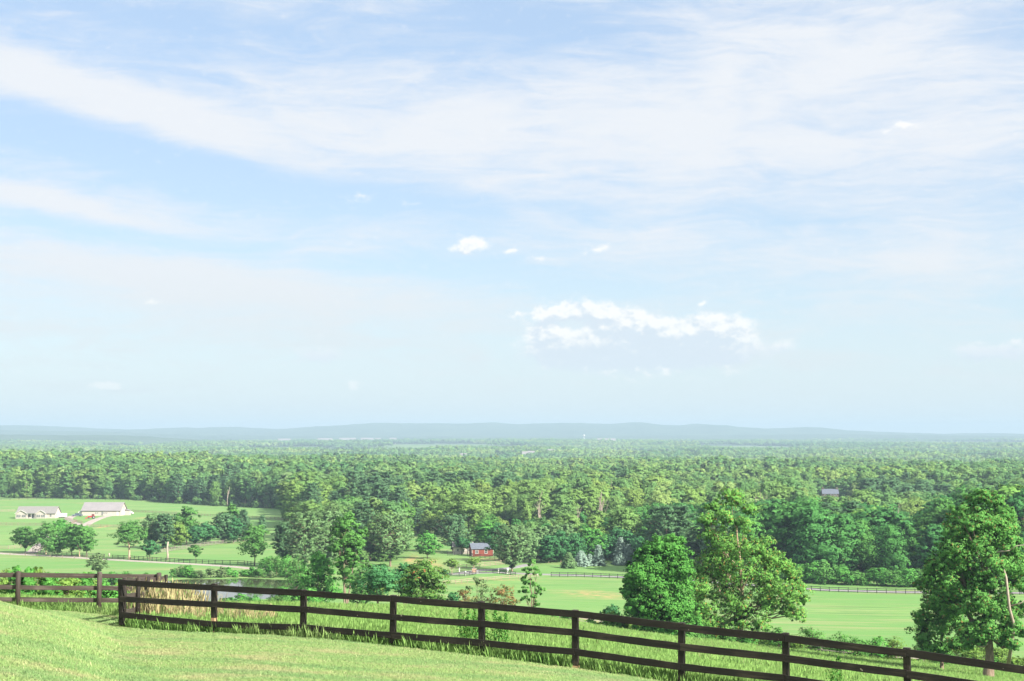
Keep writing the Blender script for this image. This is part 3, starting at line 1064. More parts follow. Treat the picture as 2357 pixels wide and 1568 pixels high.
def wood(rng, H, cb, L, tr, nlimb=8, lean=(0, 0), stems=1, top=0.8):
    """tapered trunk with limbs running out to the lobes"""
    Vs, Fs, off = [], [], 0

    def put(P, Rr, s):
        nonlocal off
        V, f = tube_np(P, Rr, s)
        Vs.append(V)
        Fs.append(f + off)
        off += len(V)
    for st in range(stems):
        a = 6.28 * st / stems + rng.uniform(0, 1)
        sx, sy = (0.0, 0.0) if stems == 1 else (math.cos(a) * H * .10, math.sin(a) * H * .10)
        zt = np.linspace(0, 1, 8)
        wx = np.cumsum(rng.normal(size=8)) * H * 0.006
        P = [(lean[0] * t * H + sx * t + wx[i], lean[1] * t * H + sy * t + wx[7 - i] * 0, -0.25 + t * (H * top + .25)) for i, t in enumerate(zt)]
        r0 = tr / math.sqrt(stems)
        put(P, [r0 * (1.35 if i == 0 else 1) * (1 - 0.88 * t) + 0.01 for i, t in enumerate(zt)], 8)
        P = np.array(P)
        idx = rng.permutation(len(L))[:max(1, nlimb // stems)]
        for q in idx:
            e = L[q, :3]
            zs = np.clip(max(cb * 0.75, e[2] - 0.30 * H * rng.uniform(.5, 1.1)), H * .08, H * top * .95)
            tt = (zs + .25) / (H * top + .25)
            s0 = np.array([np.interp(tt, zt, P[:, c]) for c in range(3)])
            mid = s0 * 0.45 + e * 0.55 + np.array([0, 0, -0.04 * H])
            rr = r0 * (1 - .85 * tt) * 0.55 + 0.012
            put([s0, s0 * .7 + mid * .3, mid, mid * .4 + e * .6, e], [rr, rr * .8, rr * .6, rr * .4, rr * .15], 5)
            for _ in range(2):
                e2 = e + rng.normal(size=3) * L[q, 3] * .55
                put([mid, (mid + e2) / 2 + np.array([0, 0, .02 * H]), e2], [rr * .5, rr * .3, rr * .08], 4)
    return np.concatenate(Vs), np.concatenate(Fs)


def pine_geo(rng, H, W, cb, nb=70, per=9, needles=7, ns=0.42, prof='oval', irr=0.35, upturn=0.25):
    """whorls of branches carrying flat sprays of needles, with gaps between the tiers"""
    Vs, Fs, off = [], [], 0
    V, f = tube_np([(0, 0, -.25), (0, 0, H * .35), (rng.normal() * .1, 0, H * .7), (0, 0, H * .98)],
                   [H * .022, H * .017, H * .010, .02], 7)
    Vs.append(V); Fs.append(f); off = len(V)
    C, N = [], []
    nw = max(5, nb // 6)
    for w in range(nw):
        t = ((w + rng.uniform(-.25, .25)) / nw)
        t = min(max(t, 0.0), .985)
        for k in range(6):
            a = w * 1.1 + k * 1.047 + rng.uniform(-.3, .3)
            pr = float(PROF[prof](np.array(t)))
            ln = max(W / 2 * pr * rng.uniform(1 - irr, 1.12), 0.25)
            z0 = cb + (H - cb) * t
            up = ln * (upturn + .35 * t)
            s0 = np.array([0, 0, z0])
            e = np.array([math.cos(a) * ln, math.sin(a) * ln, z0 + up])
            mid = (s0 + e) / 2 - np.array([0, 0, ln * .10])
            V, f = tube_np([s0, mid, e], [H * .005, H * .003, .01], 4)
            Vs.append(V); Fs.append(f + off); off += len(V)
            for j in range(per):
                q = (j + rng.uniform(.1, 1)) / per
                if q < .18: continue
                c = (1 - q) ** 2 * s0 + 2 * q * (1 - q) * mid + q * q * e
                side = np.array([-math.sin(a), math.cos(a), 0]) * rng.uniform(-1, 1) * ln * .24 * (1.1 - .5 * q)
                c = c + side + np.array([0, 0, rng.uniform(-.03, .06) * ln])
                for _ in range(needles):
                    C.append(c + rng.normal(size=3) * np.array([.5, .5, .28]) * ns)
                    N.append(np.array([math.cos(a) * .3, math.sin(a) * .3, 1.0]) + rng.normal(size=3) * .55)
    C = np.array(C)
    NS = C * np.array([1.0, 1.0, 0.0]) / (W * .35) + np.array([0, 0, 0.75])
    Vc, Fc = cards(C, np.array(N), np.full(len(C), ns), 0.42, rng, 0.0, NS)
    return (np.concatenate(Vs), np.concatenate(Fs)), (Vc, Fc)


def bare_geo(rng, H, spread=0.5, r0=None, levels=4, nfirst=5, split=.42, top=0.75, tw=3):
    Vs, Fs, off = [], [], 0
    r0 = r0 or H * 0.02

    def put(P, Rr, s=5):
        nonlocal off
        V, f = tube_np(P, Rr, s)
        Vs.append(V); Fs.append(f + off); off += len(V)

    def grow(p, d, ln, r, lev):
        d = d / np.linalg.norm(d)
        e = p + d * ln
        m = (p + e) / 2 + rng.normal(size=3) * ln * .06
        put([p, m, e], [r, r * .75, r * .5], 5 if lev < 2 else 3)
        if lev >= levels: return
        for _ in range(tw if lev else nfirst):
            q = rng.uniform(.35, 1)
            nd = d + rng.normal(size=3) * spread + np.array([0, 0, .22])
            grow(p * (1 - q) + e * q, nd, ln * rng.uniform(.45, .68), r * .48, lev + 1)
    grow(np.array([0, 0, -.2]), np.array([rng.normal() * .04, 0, 1]), H * split + .2, r0, 0)
    V = np.concatenate(Vs)
    V[:, 2] = np.where(V[:, 2] > 0, V[:, 2] * H / V[:, 2].max(), V[:, 2])
    return V, np.concatenate(Fs)


def make_tree(name, label, loc, H, W, mat, seed, cb=None, prof='oval', lobes=12, clumps=14, leaves=22, ls=None, bark='bark',
              tr=None, nlimb=8, lean=(0, 0), stems=1, rel=0.30, group=None, cat='tree', droop=0.0, L=None, rz=0.0, irr=.25, asp=.6, crel=.34, fitit=True, wood_top=.8):
    rng = np.random.default_rng(seed)
    cb = H * 0.22 if cb is None else cb
    ls = ls or 0.30
    custom = L is not None
    if L is None:
        L = crown_lobes(rng, H, W, cb, lobes, prof, rel, irr)
    V, Fq = fill(rng, L, clumps, leaves, ls, asp, crel, droop=droop, fit=None if custom or not fitit else (H, W, cb), soft=.5 if custom else .68)
    root = empty(name, loc, rz)
    tag(root, label, cat, group)
    Vt, Ft = wood(rng, H, cb, L, tr or H * 0.016, nlimb, lean, stems, wood_top)
    obj('trunk', mesh_np('trunk', Vt, [Ft], M[bark], smooth=True), root)
    obj('crown', mesh_np('crown', V, [Fq], M[mat]), root)
    return root


def make_pine(name, label, loc, H, W, mat, seed, cb=None, nb=80, per=9, needles=7, ns=0.42, prof='oval', group=None, bark='bark', irr=.35, upturn=.25):
    rng = np.random.default_rng(seed)
    (Vt, Ft), (V, Fq) = pine_geo(rng, H, W, H * .1 if cb is None else cb, nb, per, needles, ns, prof, irr, upturn)
    root = empty(name, loc)
    tag(root, label, 'tree', group)
    obj('trunk', mesh_np('trunk', Vt, [Ft], M[bark], smooth=True), root)
    obj('crown', mesh_np('crown', V, [Fq], M[mat]), root)
    return root


def bush(label, loc, H, W, mat, seed, group=None, cat='bush', name='bush', ls=.16, lobes=9, clumps=12, leaves=16, prof='dome', stems=4):
    rng = np.random.default_rng(seed)
    L = crown_lobes(rng, H, W, 0.05 * H, lobes, prof, .3, .3)
    V, Fq = fill(rng, L, clumps, leaves, ls, .6, .4, fit=(H, W, 0.0))
    me = mesh_np(name, V, [Fq], M[mat])
    o = obj(name, me, None, loc)
    tag(o, label, cat, group)
    Vt, Ft = wood(rng, H, .1 * H, L, H * .02, 6, stems=stems)
    obj('stems', mesh_np('stems', Vt, [Ft], M['bark'], smooth=True), o)
    return o


TREES = []        # (x, y, z, H, W): what stands in front of the woods


def spot(px, base, top, dmin=200, d=None):
    """place by where the foot shows: returns (loc, H)"""
    if d is None:
        x, y, z = hit(px, base, dmin)
    else:
        x, y, z = at(px, d)
    r = ray(px, top)
    H = Z0 + r[2] * y - z
    return (x, y, z), H


def T(name, label, px, base, top, wpx, mat, seed, dmin=200, d=None, **kw):
    loc, H = spot(px, base, top, dmin, d)
    W = wpx / F * loc[1]
    TREES.append((*loc, H, W))
    if name == 'pine_tree' or name == 'spruce_tree':
        return make_pine(name, label, loc, H, W, mat, seed, **kw)
    return make_tree(name, label, loc, H, W, mat, seed, **kw)


# --- the big trees on the slope: crowns laid out lobe by lobe at their own distance
def lobes_at(px0, d, foot, pts, seed, depth=0.75, flat=.8):
    rng = np.random.default_rng(seed)
    k = d / F
    out = []
    cx = sum(p[0] for p in pts) / len(pts)
    hw = max(abs(p[0] - cx) for p in pts) * k
    for (px, py, r) in pts:
        lx = (px - px0) * k
        lz = Z0 + ray(px, py)[2] * d - foot
        room = math.sqrt(max(hw * hw - ((px - cx) * k) ** 2, 0.5))
        for s in (-1, 1):
            y = s * room * depth * rng.uniform(0.15, 0.95)
            if (px, py, r)[2] < 24 and s == 1: continue
            out.append((lx + rng.normal() * r * k * .25, y if r >= 24 else y * .5, lz, r * k * 1.03, r * k * flat))
    return np.array(out)


T1 = [(1668, 1142, 20), (1690, 1150, 20), (1640, 1165, 16), (1712, 1172, 15), (1622, 1196, 16), (1655, 1190, 20), (1700, 1205, 18), (1632, 1232, 24), (1665, 1250, 26),
      (1705, 1262, 30), (1745, 1255, 25), (1650, 1285, 34), (1765, 1290, 26), (1700, 1310, 38), (1620, 1320, 30), (1742, 1330, 32), (1800, 1300, 16), (1812, 1322, 18),
      (1600, 1350, 26), (1660, 1355, 38), (1780, 1352, 28), (1826, 1352, 20), (1838, 1378, 12), (1625, 1395, 34), (1690, 1392, 34), (1745, 1385, 28), (1808, 1385, 20), (1822, 1412, 18),
      (1800, 1405, 14), (1605, 1425, 28), (1650, 1440, 32), (1700, 1425, 28), (1735, 1432, 20), (1640, 1465, 20), (1605, 1455, 22), (1770, 1385, 18)]
T2 = [(1500, 1256, 22), (1535, 1254, 24), (1560, 1275, 20), (1478, 1280, 20), (1515, 1292, 34), (1556, 1305, 24), (1470, 1320, 24), (1500, 1345, 36), (1545, 1345, 34), (1448, 1338, 12),
      (1452, 1358, 18), (1465, 1385, 26), (1520, 1395, 36), (1565, 1392, 30), (1480, 1425, 28), (1540, 1440, 34), (1585, 1440, 22), (1455, 1405, 16), (1500, 1455, 26), (1438, 1362, 8)]
T3 = [(2253, 1140, 16), (2228, 1152, 20), (2275, 1152, 20), (2292, 1180, 18), (2235, 1185, 26), (2270, 1205, 30), (2205, 1205, 26), (2180, 1225, 22), (2308, 1215, 26), (2230, 1240, 32),
      (2285, 1252, 32), (2190, 1262, 28), (2318, 1255, 20), (2245, 1290, 32), (2200, 1300, 30), (2160, 1290, 26), (2315, 1300, 26), (2285, 1300, 24), (2160, 1330, 26), (2220, 1335, 32), (2270, 1340, 28),
      (2320, 1345, 24), (2345, 1350, 14), (2185, 1360, 24), (2235, 1375, 26), (2265, 1395, 22), (2300, 1380, 18), (2260, 1420, 22), (2300, 1440, 24), (2325, 1448, 16), (2225, 1440, 16), (2240, 1462, 18),
      (2290, 1475, 16), (2310, 1478, 14), (2140, 1300, 18), (2222, 1475, 20), (2205, 1450, 22), (2245, 1440, 22), (2280, 1450, 22), (2335, 1400, 20), (2345, 1310, 18), (2300, 1410, 22), (2190, 1395, 26), (2160, 1370, 22), (2250, 1405, 24)]
T4 = [(2135, 1320, 18), (2112, 1345, 16), (2140, 1360, 22), (2115, 1385, 20), (2150, 1400, 24), (2108, 1415, 16), (2125, 1440, 26), (2165, 1432, 24), (2195, 1440, 18), (2110, 1465, 14),
      (2135, 1480, 22), (2172, 1478, 18), (2200, 1478, 16), (2118, 1498, 12), (2155, 1498, 14)]

for nm, lab, px0, d, pts, top, mat, seed, kw in (
        ('locust_tree', 'tall feathery locust with orange pods and wispy top beyond the front fence', 1692, 177, T1, 1120, 'locust', 11,
         dict(clumps=46, leaves=36, ls=.145, asp=.42, droop=.5, nlimb=18, tr=.36, bark='bark_tan', crel=.26)),
        ('maple_tree', 'dense rounded bright green tree touching the left side of the tall feathery locust', 1512, 168, T2, 1232, 'bright', 12,
         dict(clumps=62, leaves=40, ls=.135, asp=.62, nlimb=14, tr=.30, crel=.25)),
        ('locust_tree', 'big locust at the right edge with a thick furrowed trunk and pale dead stems', 2258, 149, T3, 1118, 'locust_dark', 13,
         dict(clumps=50, leaves=36, ls=.145, asp=.45, droop=.3, nlimb=13, tr=.50, crel=.30, wood_top=.86)),
        ('locust_tree', 'shorter dark leafy tree leaning in left of the thick trunk at the right edge', 2152, 156, T4, 1305, 'locust_dark', 14,
         dict(clumps=40, leaves=36, ls=.14, asp=.48, droop=.3, nlimb=12, tr=.20, crel=.32))):
    x, y, z = at(px0, d)
    H = Z0 + ray(px0, top)[2] * d - z
    L = lobes_at(px0, d, z, [(p[0], p[1], p[2] * (.93 if seed == 13 else .95 if seed == 11 else 1)) for p in pts], seed)
    root = make_tree(nm, lab, (x, y, z), H, 10, mat, seed, L=L, cb=H * .3, **kw)
    TREES.append((x, y, z, H, (max(p[0] for p in pts) - min(p[0] for p in pts)) / F * d))
    if seed == 13:       # the bleached dead stems on its right side
        k = d / F
        def lp(px, py, dy=0):
            return ((px - px0) * k, dy, Z0 + ray(px, py)[2] * (d + dy) - z)
        mb = MB()
        mb.tube([lp(2302, 1528, -.5), lp(2305, 1440, -2.0), lp(2286, 1400, -3.2), lp(2279, 1330, -3.4), lp(2272, 1288, -3.0)], [.20, .17, .15, .13, .04], 7)
        mb.tube([lp(2262, 1478, -.3), lp(2243, 1489, -1.0), lp(2228, 1487, -1.4)], [.13, .08, .03], 6)
        mb.tube([lp(2258, 1278, -.5), lp(2275, 1270, -2.2), lp(2292, 1267, -3.0)], [.14, .10, .05], 6)
        mb.tube([lp(2292, 1267, -3.0), lp(2306, 1256, -3.2), lp(2325, 1254, -3.3)], [.05, .04, .02], 5)
        mb.tube([lp(2289, 1395, -3), lp(2310, 1388, -3.6), lp(2330, 1370, -3.8)], [.09, .06, .02], 5)
        tag(mb.build('dead_stems', M['deadwood'], root, smooth=True), 'bleached bare stems')

# --- middle distance, named one by one
B = dict(clumps=14, leaves=22)
T('ash_tree', 'slender young tree with a bare leaning stem in front of the paved lane', 1222, 1413, 1288, 62, 'mid', 21, d=186, cb=1.5, lobes=12, clumps=8, leaves=20, ls=.17, rel=.17, stems=2, nlimb=12, prof='column', tr=.12, lean=(.03, 0))
bush('rusty orange and green shrub left of the slender young tree', spot(1156, 1395, 1328, d=192)[0], 4.0, 4.4, 'rust', 22, ls=.12, prof='oval', leaves=20)
bush('feathery light green shrub behind the rusty one', at(1104, 205), 5.2, 3.6, 'willow', 23, ls=.14, prof='oval', lobes=8, clumps=8)
bush('low grey green shrub between the rusty shrub and the dark one', at(1102, 190), 1.9, 4.6, 'willow', 24, ls=.11)
bush('dark green shrub right of the red tipped tree', at(1044, 192), 2.5, 2.8, 'deep', 25, ls=.13)
bush('brownish open shrub beside the dark green one', at(1070, 194), 3.0, 3.2, 'rust', 26, ls=.12, clumps=8)
T('cherry_tree', 'broad leafy tree with red tipped shoots just above the front fence', 975, 1400, 1288, 112, 'redtip', 27, d=190, cb=.8, stems=4, lobes=13, clumps=20, leaves=26, ls=.17, prof='dome', nlimb=12, tr=.25)
T('dogwood_tree', 'dark green flat topped tree left of the red tipped one', 872, 1402, 1300, 120, 'deep', 28, d=200, cb=2.0, stems=3, lobes=13, clumps=18, leaves=26, ls=.17, prof='dome', nlimb=12, tr=.2)
T('dogwood_tree', 'small dark green tree squeezed behind the red tipped one', 935, 1395, 1296, 70, 'deep', 29, d=207, cb=2.2, stems=2, lobes=10, clumps=16, leaves=24, ls=.17, prof='dome', tr=.15)
T('vine_covered_tree', 'bushy tree smothered in vines at the right end of the pond', 735, 1400, 1272, 100, 'bright', 30, d=262, cb=.4, lobes=14, clumps=26, leaves=30, ls=.19, prof='oval', tr=.22, nlimb=8, stems=3)
bush('sprawling vine thicket at the foot of the vine covered tree', at(712, 255), 4.8, 5.8, 'bright', 31, ls=.17, clumps=20, leaves=24, name='thicket', cat='thicket')
T('walnut_tree', 'tall upright tree with visible limbs right of the pond', 800, 1405, 1182, 88, 'mid', 32, d=255, cb=5.5, lobes=22, clumps=16, leaves=26, ls=.21, rel=.22, stems=3, nlimb=18, tr=.28, prof='vase')
T('elm_tree', 'lower leafy tree under the tall upright one by the pond', 835, 1400, 1290, 76, 'mid', 33, d=268, cb=1.0, lobes=10, clumps=16, leaves=24, ls=.20)
bush('low yellow green shrub behind the dark flat topped tree', at(875, 330), 4.6, 5.6, 'yellow', 34, ls=.18)
# pines behind the pond
for i, (lab, px, base, top, w, mat) in enumerate((
        ('full white pine between the pond and the long field, left of its twin', 700, 1308, 1180, 84, 'pine'),
        ('white pine close behind the tall upright tree by the pond', 755, 1305, 1178, 74, 'pine'),
        ('big pale white pine with a clear trunk right of the pond', 898, 1304, 1190, 108, 'pine'),
        ('narrow dusky pine left of the full white pine', 652, 1300, 1204, 46, 'pine_dark'),
        ('bluish white pine left of the red shed', 1042, 1272, 1192, 78, 'pine_dark'),
        ('wide pale pine with low tiers right of the red shed', 1178, 1316, 1216, 92, 'pine'))):
    T('pine_tree', lab, px, base, top, w * 1.25, mat, 40 + i, nb=96, per=10, needles=8, ns=.42, prof='oval', cb=1.5 if i != 2 else 3.0)
T('maple_tree', 'compact round tree in the open pasture left of the bluish pine', 983, 1286, 1222, 58, 'bright', 50, lobes=12, clumps=18, leaves=22, ls=.30, cb=1.6)
T('maple_tree', 'lone round tree with a short trunk on the lane before the pond', 585, 1302, 1208, 70, 'mid', 51, lobes=14, clumps=18, leaves=22, ls=.28, cb=3.4)
T('spruce_tree', 'small dark conifer behind the lone round tree', 603, 1236, 1186, 28, 'pine_dark', 52, prof='cone', nb=60, per=7, ns=.55)
T('young_tree', 'small thin tree in the pasture left of the lone round tree', 450, 1290, 1254, 36, 'mid', 53, lobes=8, clumps=12, ls=.26, cb=1.4)
T('juniper_tree', 'solitary grey green shrubby tree behind the left fence', 224, 1324, 1273, 46, 'willow', 54, lobes=10, clumps=18, leaves=22, ls=.2, cb=1.2, stems=4, nlimb=12, prof='oval', bark='bark_tan')
T('oak_tree', 'spreading tree with a leaning tan trunk left of the pale dead stump', 298, 1288, 1198, 76, 'mid', 55, lobes=14, clumps=16, leaves=22, ls=.30, cb=5.2, bark='bark_tan', lean=(-.05, 0), prof='dome', tr=.4)
T('young_tree', 'small dark round tree right of the leaning tan trunk', 345, 1290, 1243, 44, 'deep', 56, lobes=9, clumps=14, ls=.26, cb=2.0)
row = (('leftmost short tree of the row along the farm drive', 58, 1273, 1212, 65, 2.2), ('second tree of the drive row, broad with a pale trunk', 106, 1276, 1203, 75, 2.2),
       ('small low tree in the middle of the drive row', 127, 1280, 1236, 53, 1.4), ('tallest tree of the drive row', 139, 1258, 1196, 56, 2.4),
       ('tree with a thin trunk right of the middle of the drive row', 166, 1281, 1206, 53, 2.4), ('tree with a pale trunk near the right end of the drive row', 183, 1282, 1208, 51, 2.8),
       ('rightmost tree of the row along the farm drive', 198, 1281, 1210, 56, 2.2))
for i, (lab, px, base, top, w, cb) in enumerate(row):
    T('roadside_tree', lab, px, base, top, w, 'mid' if i != 3 else 'bright', 60 + i, lobes=13, clumps=18, leaves=20, ls=.30, cb=cb, nlimb=10, prof='dome' if i % 2 else 'oval', bark='bark_tan' if i in (1, 2, 5) else 'bark', irr=.4, group='trees in a row along the farm drive')
clus = (('pine_tree', 'leftmost pine of the clump in the farm pasture', 348, 1262, 1186, 44, 'pine'), ('pine_tree', 'second pine of the clump in the farm pasture, close to the first', 378, 1264, 1184, 44, 'pine_dark'),
        ('oak_tree', 'broad olive tree in front of the pasture pines', 402, 1262, 1202, 62, 'yellow'), ('oak_tree', 'tall thin crowned tree rising above the pasture clump', 428, 1253, 1165, 50, 'mid'),
        ('maple_tree', 'dark round tree in the middle of the pasture clump', 474, 1252, 1202, 52, 'deep'), ('maple_tree', 'dark tree beside the middle one of the pasture clump', 448, 1256, 1210, 44, 'deep'),
        ('pine_tree', 'wide dusky pine right of the middle of the pasture clump', 513, 1250, 1184, 52, 'pine_dark'), ('pine_tree', 'pointed pine at the right end of the pasture clump', 560, 1246, 1172, 48, 'pine_dark'),
        ('oak_tree', 'thin wispy tree on top of the right half of the pasture clump', 534, 1240, 1160, 36, 'mid'), ('maple_tree', 'dark leafy tree between the two dusky pines', 537, 1250, 1188, 40, 'deep'))
for i, (nm, lab, px, base, top, w, mat) in enumerate(clus):
    kw = dict(nb=80, per=8, needles=7, ns=.55, prof='oval' if i < 7 else 'cone') if nm == 'pine_tree' else dict(lobes=13, clumps=18, leaves=20, ls=.36, cb=1.5 if mat != 'mid' else 4, rel=.28)
    T(nm, lab, px, base, top, w * 1.18, mat, 80 + i, **kw)
# vase-shaped little trees by the lane
for i, (lab, px, base, top, w) in enumerate((('vase shaped little tree with tan stems, left of the brick gate pier', 1040, 1323, 1286, 40), ('vase shaped little tree over the brick gate pier', 1090, 1317, 1282, 42))):
    T('vase_tree', lab, px, base, top, w, 'yellow', 95 + i, lobes=9, clumps=14, leaves=18, ls=.20, cb=2.2, stems=4, nlimb=12, prof='vase', bark='bark_tan')
# blue spruces along the wood
for i, (lab, px, base, top, w, mat) in enumerate((('small two toned spruce at the left end of the spruce row', 1308, 1308, 1276, 26, 'pine'), ('wide pale spruce, second from the left end of the row', 1337, 1304, 1272, 30, 'spruce'),
        ('little spruce between two wider ones', 1357, 1303, 1280, 18, 'spruce'), ('upright blue spruce in the middle of the row', 1377, 1303, 1258, 24, 'spruce'), ('tall silvery blue spruce near the maple', 1428, 1296, 1240, 28, 'spruce'),
        ('silvery blue spruce right of the tall silvery one', 1446, 1298, 1255, 24, 'spruce'), ('short blue spruce in front of the silvery pair', 1426, 1301, 1276, 26, 'spruce'))):
    T('spruce_tree', lab, px, base, top - 3, w * 1.5, mat, 100 + i, prof='cone', nb=110, per=8, needles=7, ns=.36, cb=.3, irr=.12, upturn=-.1)
# trees at the edge of the wood behind the lane
edge = ((1222, 1306, 1228, 48, 'pine'), (1262, 1306, 1232, 46, 'deep'), (1290, 1304, 1220, 50, 'deep'), (1322, 1303, 1228, 44, 'deep'), (1350, 1300, 1210, 50, 'bright'), (1395, 1300, 1230, 44, 'deep'),
        (1470, 1306, 1236, 52, 'deep'), (1245, 1302, 1214, 48, 'pine'), (1276, 1301, 1210, 50, 'pine'), (1305, 1300, 1206, 48, 'pine'), (1205, 1304, 1218, 50, 'pine'), (1372, 1300, 1218, 46, 'bright'), (1420, 1300, 1214, 50, 'deep'), (1446, 1302, 1222, 48, 'deep'))
for i, (px, base, top, w, mat) in enumerate(edge):
    lab = ('pale pine in the belt of trees behind the spruce row' if mat == 'pine' else
           'bright green tree in the belt behind the middle of the spruce row' if mat == 'bright' else 'dark green tree in the belt behind the spruce row')
    if mat == 'pine':
        T('pine_tree', lab, px, base - 10, top, w, mat, 110 + i, nb=84, per=8, needles=7, ns=.42, group='belt of trees behind the spruce row')
    else:
        T('maple_tree', lab, px, base - 10, top, w * 1.15, mat, 110 + i, lobes=12, clumps=18, leaves=22, ls=.30, cb=1.0, group='belt of trees behind the spruce row')
T('oak_tree', 'tall dark tree shading the red shed', 1148, 1292, 1205, 60, 'deep', 130, lobes=14, clumps=18, leaves=22, ls=.34, cb=3)
T('maple_tree', 'light green tree directly behind the red shed', 1118, 1268, 1200, 56, 'bright', 131, lobes=12, clumps=18, leaves=22, ls=.34, cb=4)
T('young_tree', 'thin dark tree in front of the tan building', 1062, 1276, 1236, 30, 'deep', 132, lobes=8, clumps=12, ls=.26, cb=2.4)
T('young_tree', 'small dark tree at the left corner of the tan building', 1076, 1277, 1243, 24, 'deep', 133, lobes=8, clumps=12, ls=.26, cb=2.2)
T('oak_tree', 'huge olive oak with a dark trunk in the middle of the wood', 1078, 1236, 1130, 140, 'oak', 134, lobes=20, clumps=22, leaves=22, ls=.55, cb=8, tr=.55)
T('beech_tree', 'silvery green tree at the corner of the long field', 706, 1232, 1154, 80, 'willow', 135, lobes=14, clumps=18, leaves=22, ls=.42, cb=2)
T('oak_tree', 'wide dark green oak behind the white pines', 800, 1240, 1142, 130, 'mid', 136, lobes=18, clumps=20, leaves=22, ls=.50, cb=3)

# dead standing trees
def dead(label, px, base, top, wfac, seed, d=None, group=None, **kw):
    loc, H = spot(px, base, top, 200, d)
    V, f = bare_geo(np.random.default_rng(seed), H, **kw)
    o = obj('dead_tree', mesh_np('dead_tree', V, [f], M['deadwood'], smooth=True), None, loc)
    tag(o, label, 'tree', group)


dead('tall pale dead tree at the right end of the long field', 693, 1165, 1085, 1, 201, spread=.3, levels=3, nfirst=5, split=.5)
dead('forked bleached dead tree at the edge of the long field', 523, 1166, 1120, 1, 202, spread=.35, levels=2, nfirst=2, split=.4)
for i, (px, d, top, n) in enumerate(((1376, 640, 1126, 1), (1383, 635, 1134, 2), (1745, 640, 1126, 3), (1752, 630, 1132, 4), (1762, 635, 1134, 5), (1326, 560, 1160, 6), (1410, 740, 1100, 7), (2060, 600, 1152, 8), (1395, 700, 1108, 10), (1455, 720, 1112, 12), (1240, 640, 1128, 13))):
    dead('bare dead tree poking out of the wood left of the big maple' if px < 1450 else 'bare pale snag poking out of the wood between the two big locusts', px, 0, top, 1, 203 + n, d=d, spread=.22, levels=3, nfirst=5, tw=2, split=.55,
         group='dead snags in the wood', r0=.32)
loc, H = spot(385, 1290, 1247)
mb = MB()
mb.tube([(0, 0, -.2), (.1, 0, H * .3), (-.15, 0, H * .6), (.15, 0, H)], [.42, .34, .30, .2], 9)
tag(mb.build('tree_stump', M['deadwood'], None, smooth=True, loc=loc), 'tall pale dead stump without branches beside the lane', 'tree stump')
loc, H = spot(251, 1281, 1273)
mb = MB()
mb.tube([(0, 0, -.2), (.05, 0, H * .5), (0, 0, H)], [.35, .28, .24], 9)
tag(mb.build('tree_stump', M['deadwood'], None, smooth=True, loc=loc), 'short tan stump by the lane right of the drive row', 'tree stump')

# --- bushes
rng0 = np.random.default_rng(5)
for i in range(17):       # lush growth behind the left fence
    px = -40 + i * 22 + rng0.uniform(-8, 8)
    d = rng0.uniform(84, 118)
    x, y, z = at(px, d)
    top = np.interp(px, [-60, 0, 60, 130, 160, 200, 260, 330, 380, 420], [1318, 1310, 1296, 1318, 1330, 1312, 1345, 1330, 1344, 1352]) + rng0.uniform(-4, 8)
    H = max(Z0 + ray(px, top)[2] * d - z, .9)
    bush('lush %s bush seen through the left fence, %s' % ('green' if i % 3 else 'yellowish', 'left of its first post in view' if px < 52 else 'between its two posts in view' if px < 237 else 'right of its second post in view'), (x, y, z), H, rng0.uniform(1.6, 3.0), 'bright' if i % 3 else 'yellow', 300 + i, 'bushes behind the left fence', ls=.085, clumps=16, leaves=22)
for i in range(26):       # far bank of the pond, and the damp strip left of it
    px = 240 + i * 18 + rng0.uniform(-6, 6)
    a = POND[1] + POND[3] * 1.16 if px > 400 else 372
    x = (px - PCX) / F * a
    for _ in range(1):
        y = a + rng0.uniform(-2, 4)
        if pond_r(x, y) < 1.06: y = POND[1] + POND[3] * 1.2
        z = gz(x, y)
        bush(('round leafy bush on the far bank of the pond, ' + ('left end' if px < 480 else 'middle' if px < 570 else 'right end')) if px > 400 else 'low leafy bush left of the pond, ' + ('nearest the solitary shrubby tree' if px < 310 else 'nearest the water'), (x, y, z), rng0.uniform(1.8, 3.4), rng0.uniform(2.4, 4.4),
             ('mid', 'bright', 'willow', 'rust')[int(rng0.choice(4, p=[.4, .35, .2, .05]))], 330 + i, 'bushes along the pond', ls=.16, clumps=12, leaves=16)
for i, (px, d, h, w, mat) in enumerate(((560, 318, 3.0, 5, 'bright'), (590, 312, 2.6, 5, 'bright'), (530, 322, 1.6, 4, 'mid'), (640, 316, 2.2, 5, 'redtip'), (668, 312, 2.6, 6, 'mid'), (655, 330, 3.4, 6, 'bright'), (690, 320, 3, 6, 'mid'), (612, 308, 1.8, 5, 'redtip'),
                                    (618, 402, 5.0, 7, 'bright'), (640, 398, 5.4, 8, 'mid'), (665, 392, 6.0, 8, 'bright'), (688, 375, 7.0, 8, 'mid'), (700, 350, 7.0, 8, 'bright'))):
    bush('leafy bush on the near bank of the pond' if d < 345 else 'tall bush at the right end of the pond', at(px, d), h, w, mat, 370 + i, 'bushes around the pond', ls=.17, clumps=14, leaves=18)
hedge = []
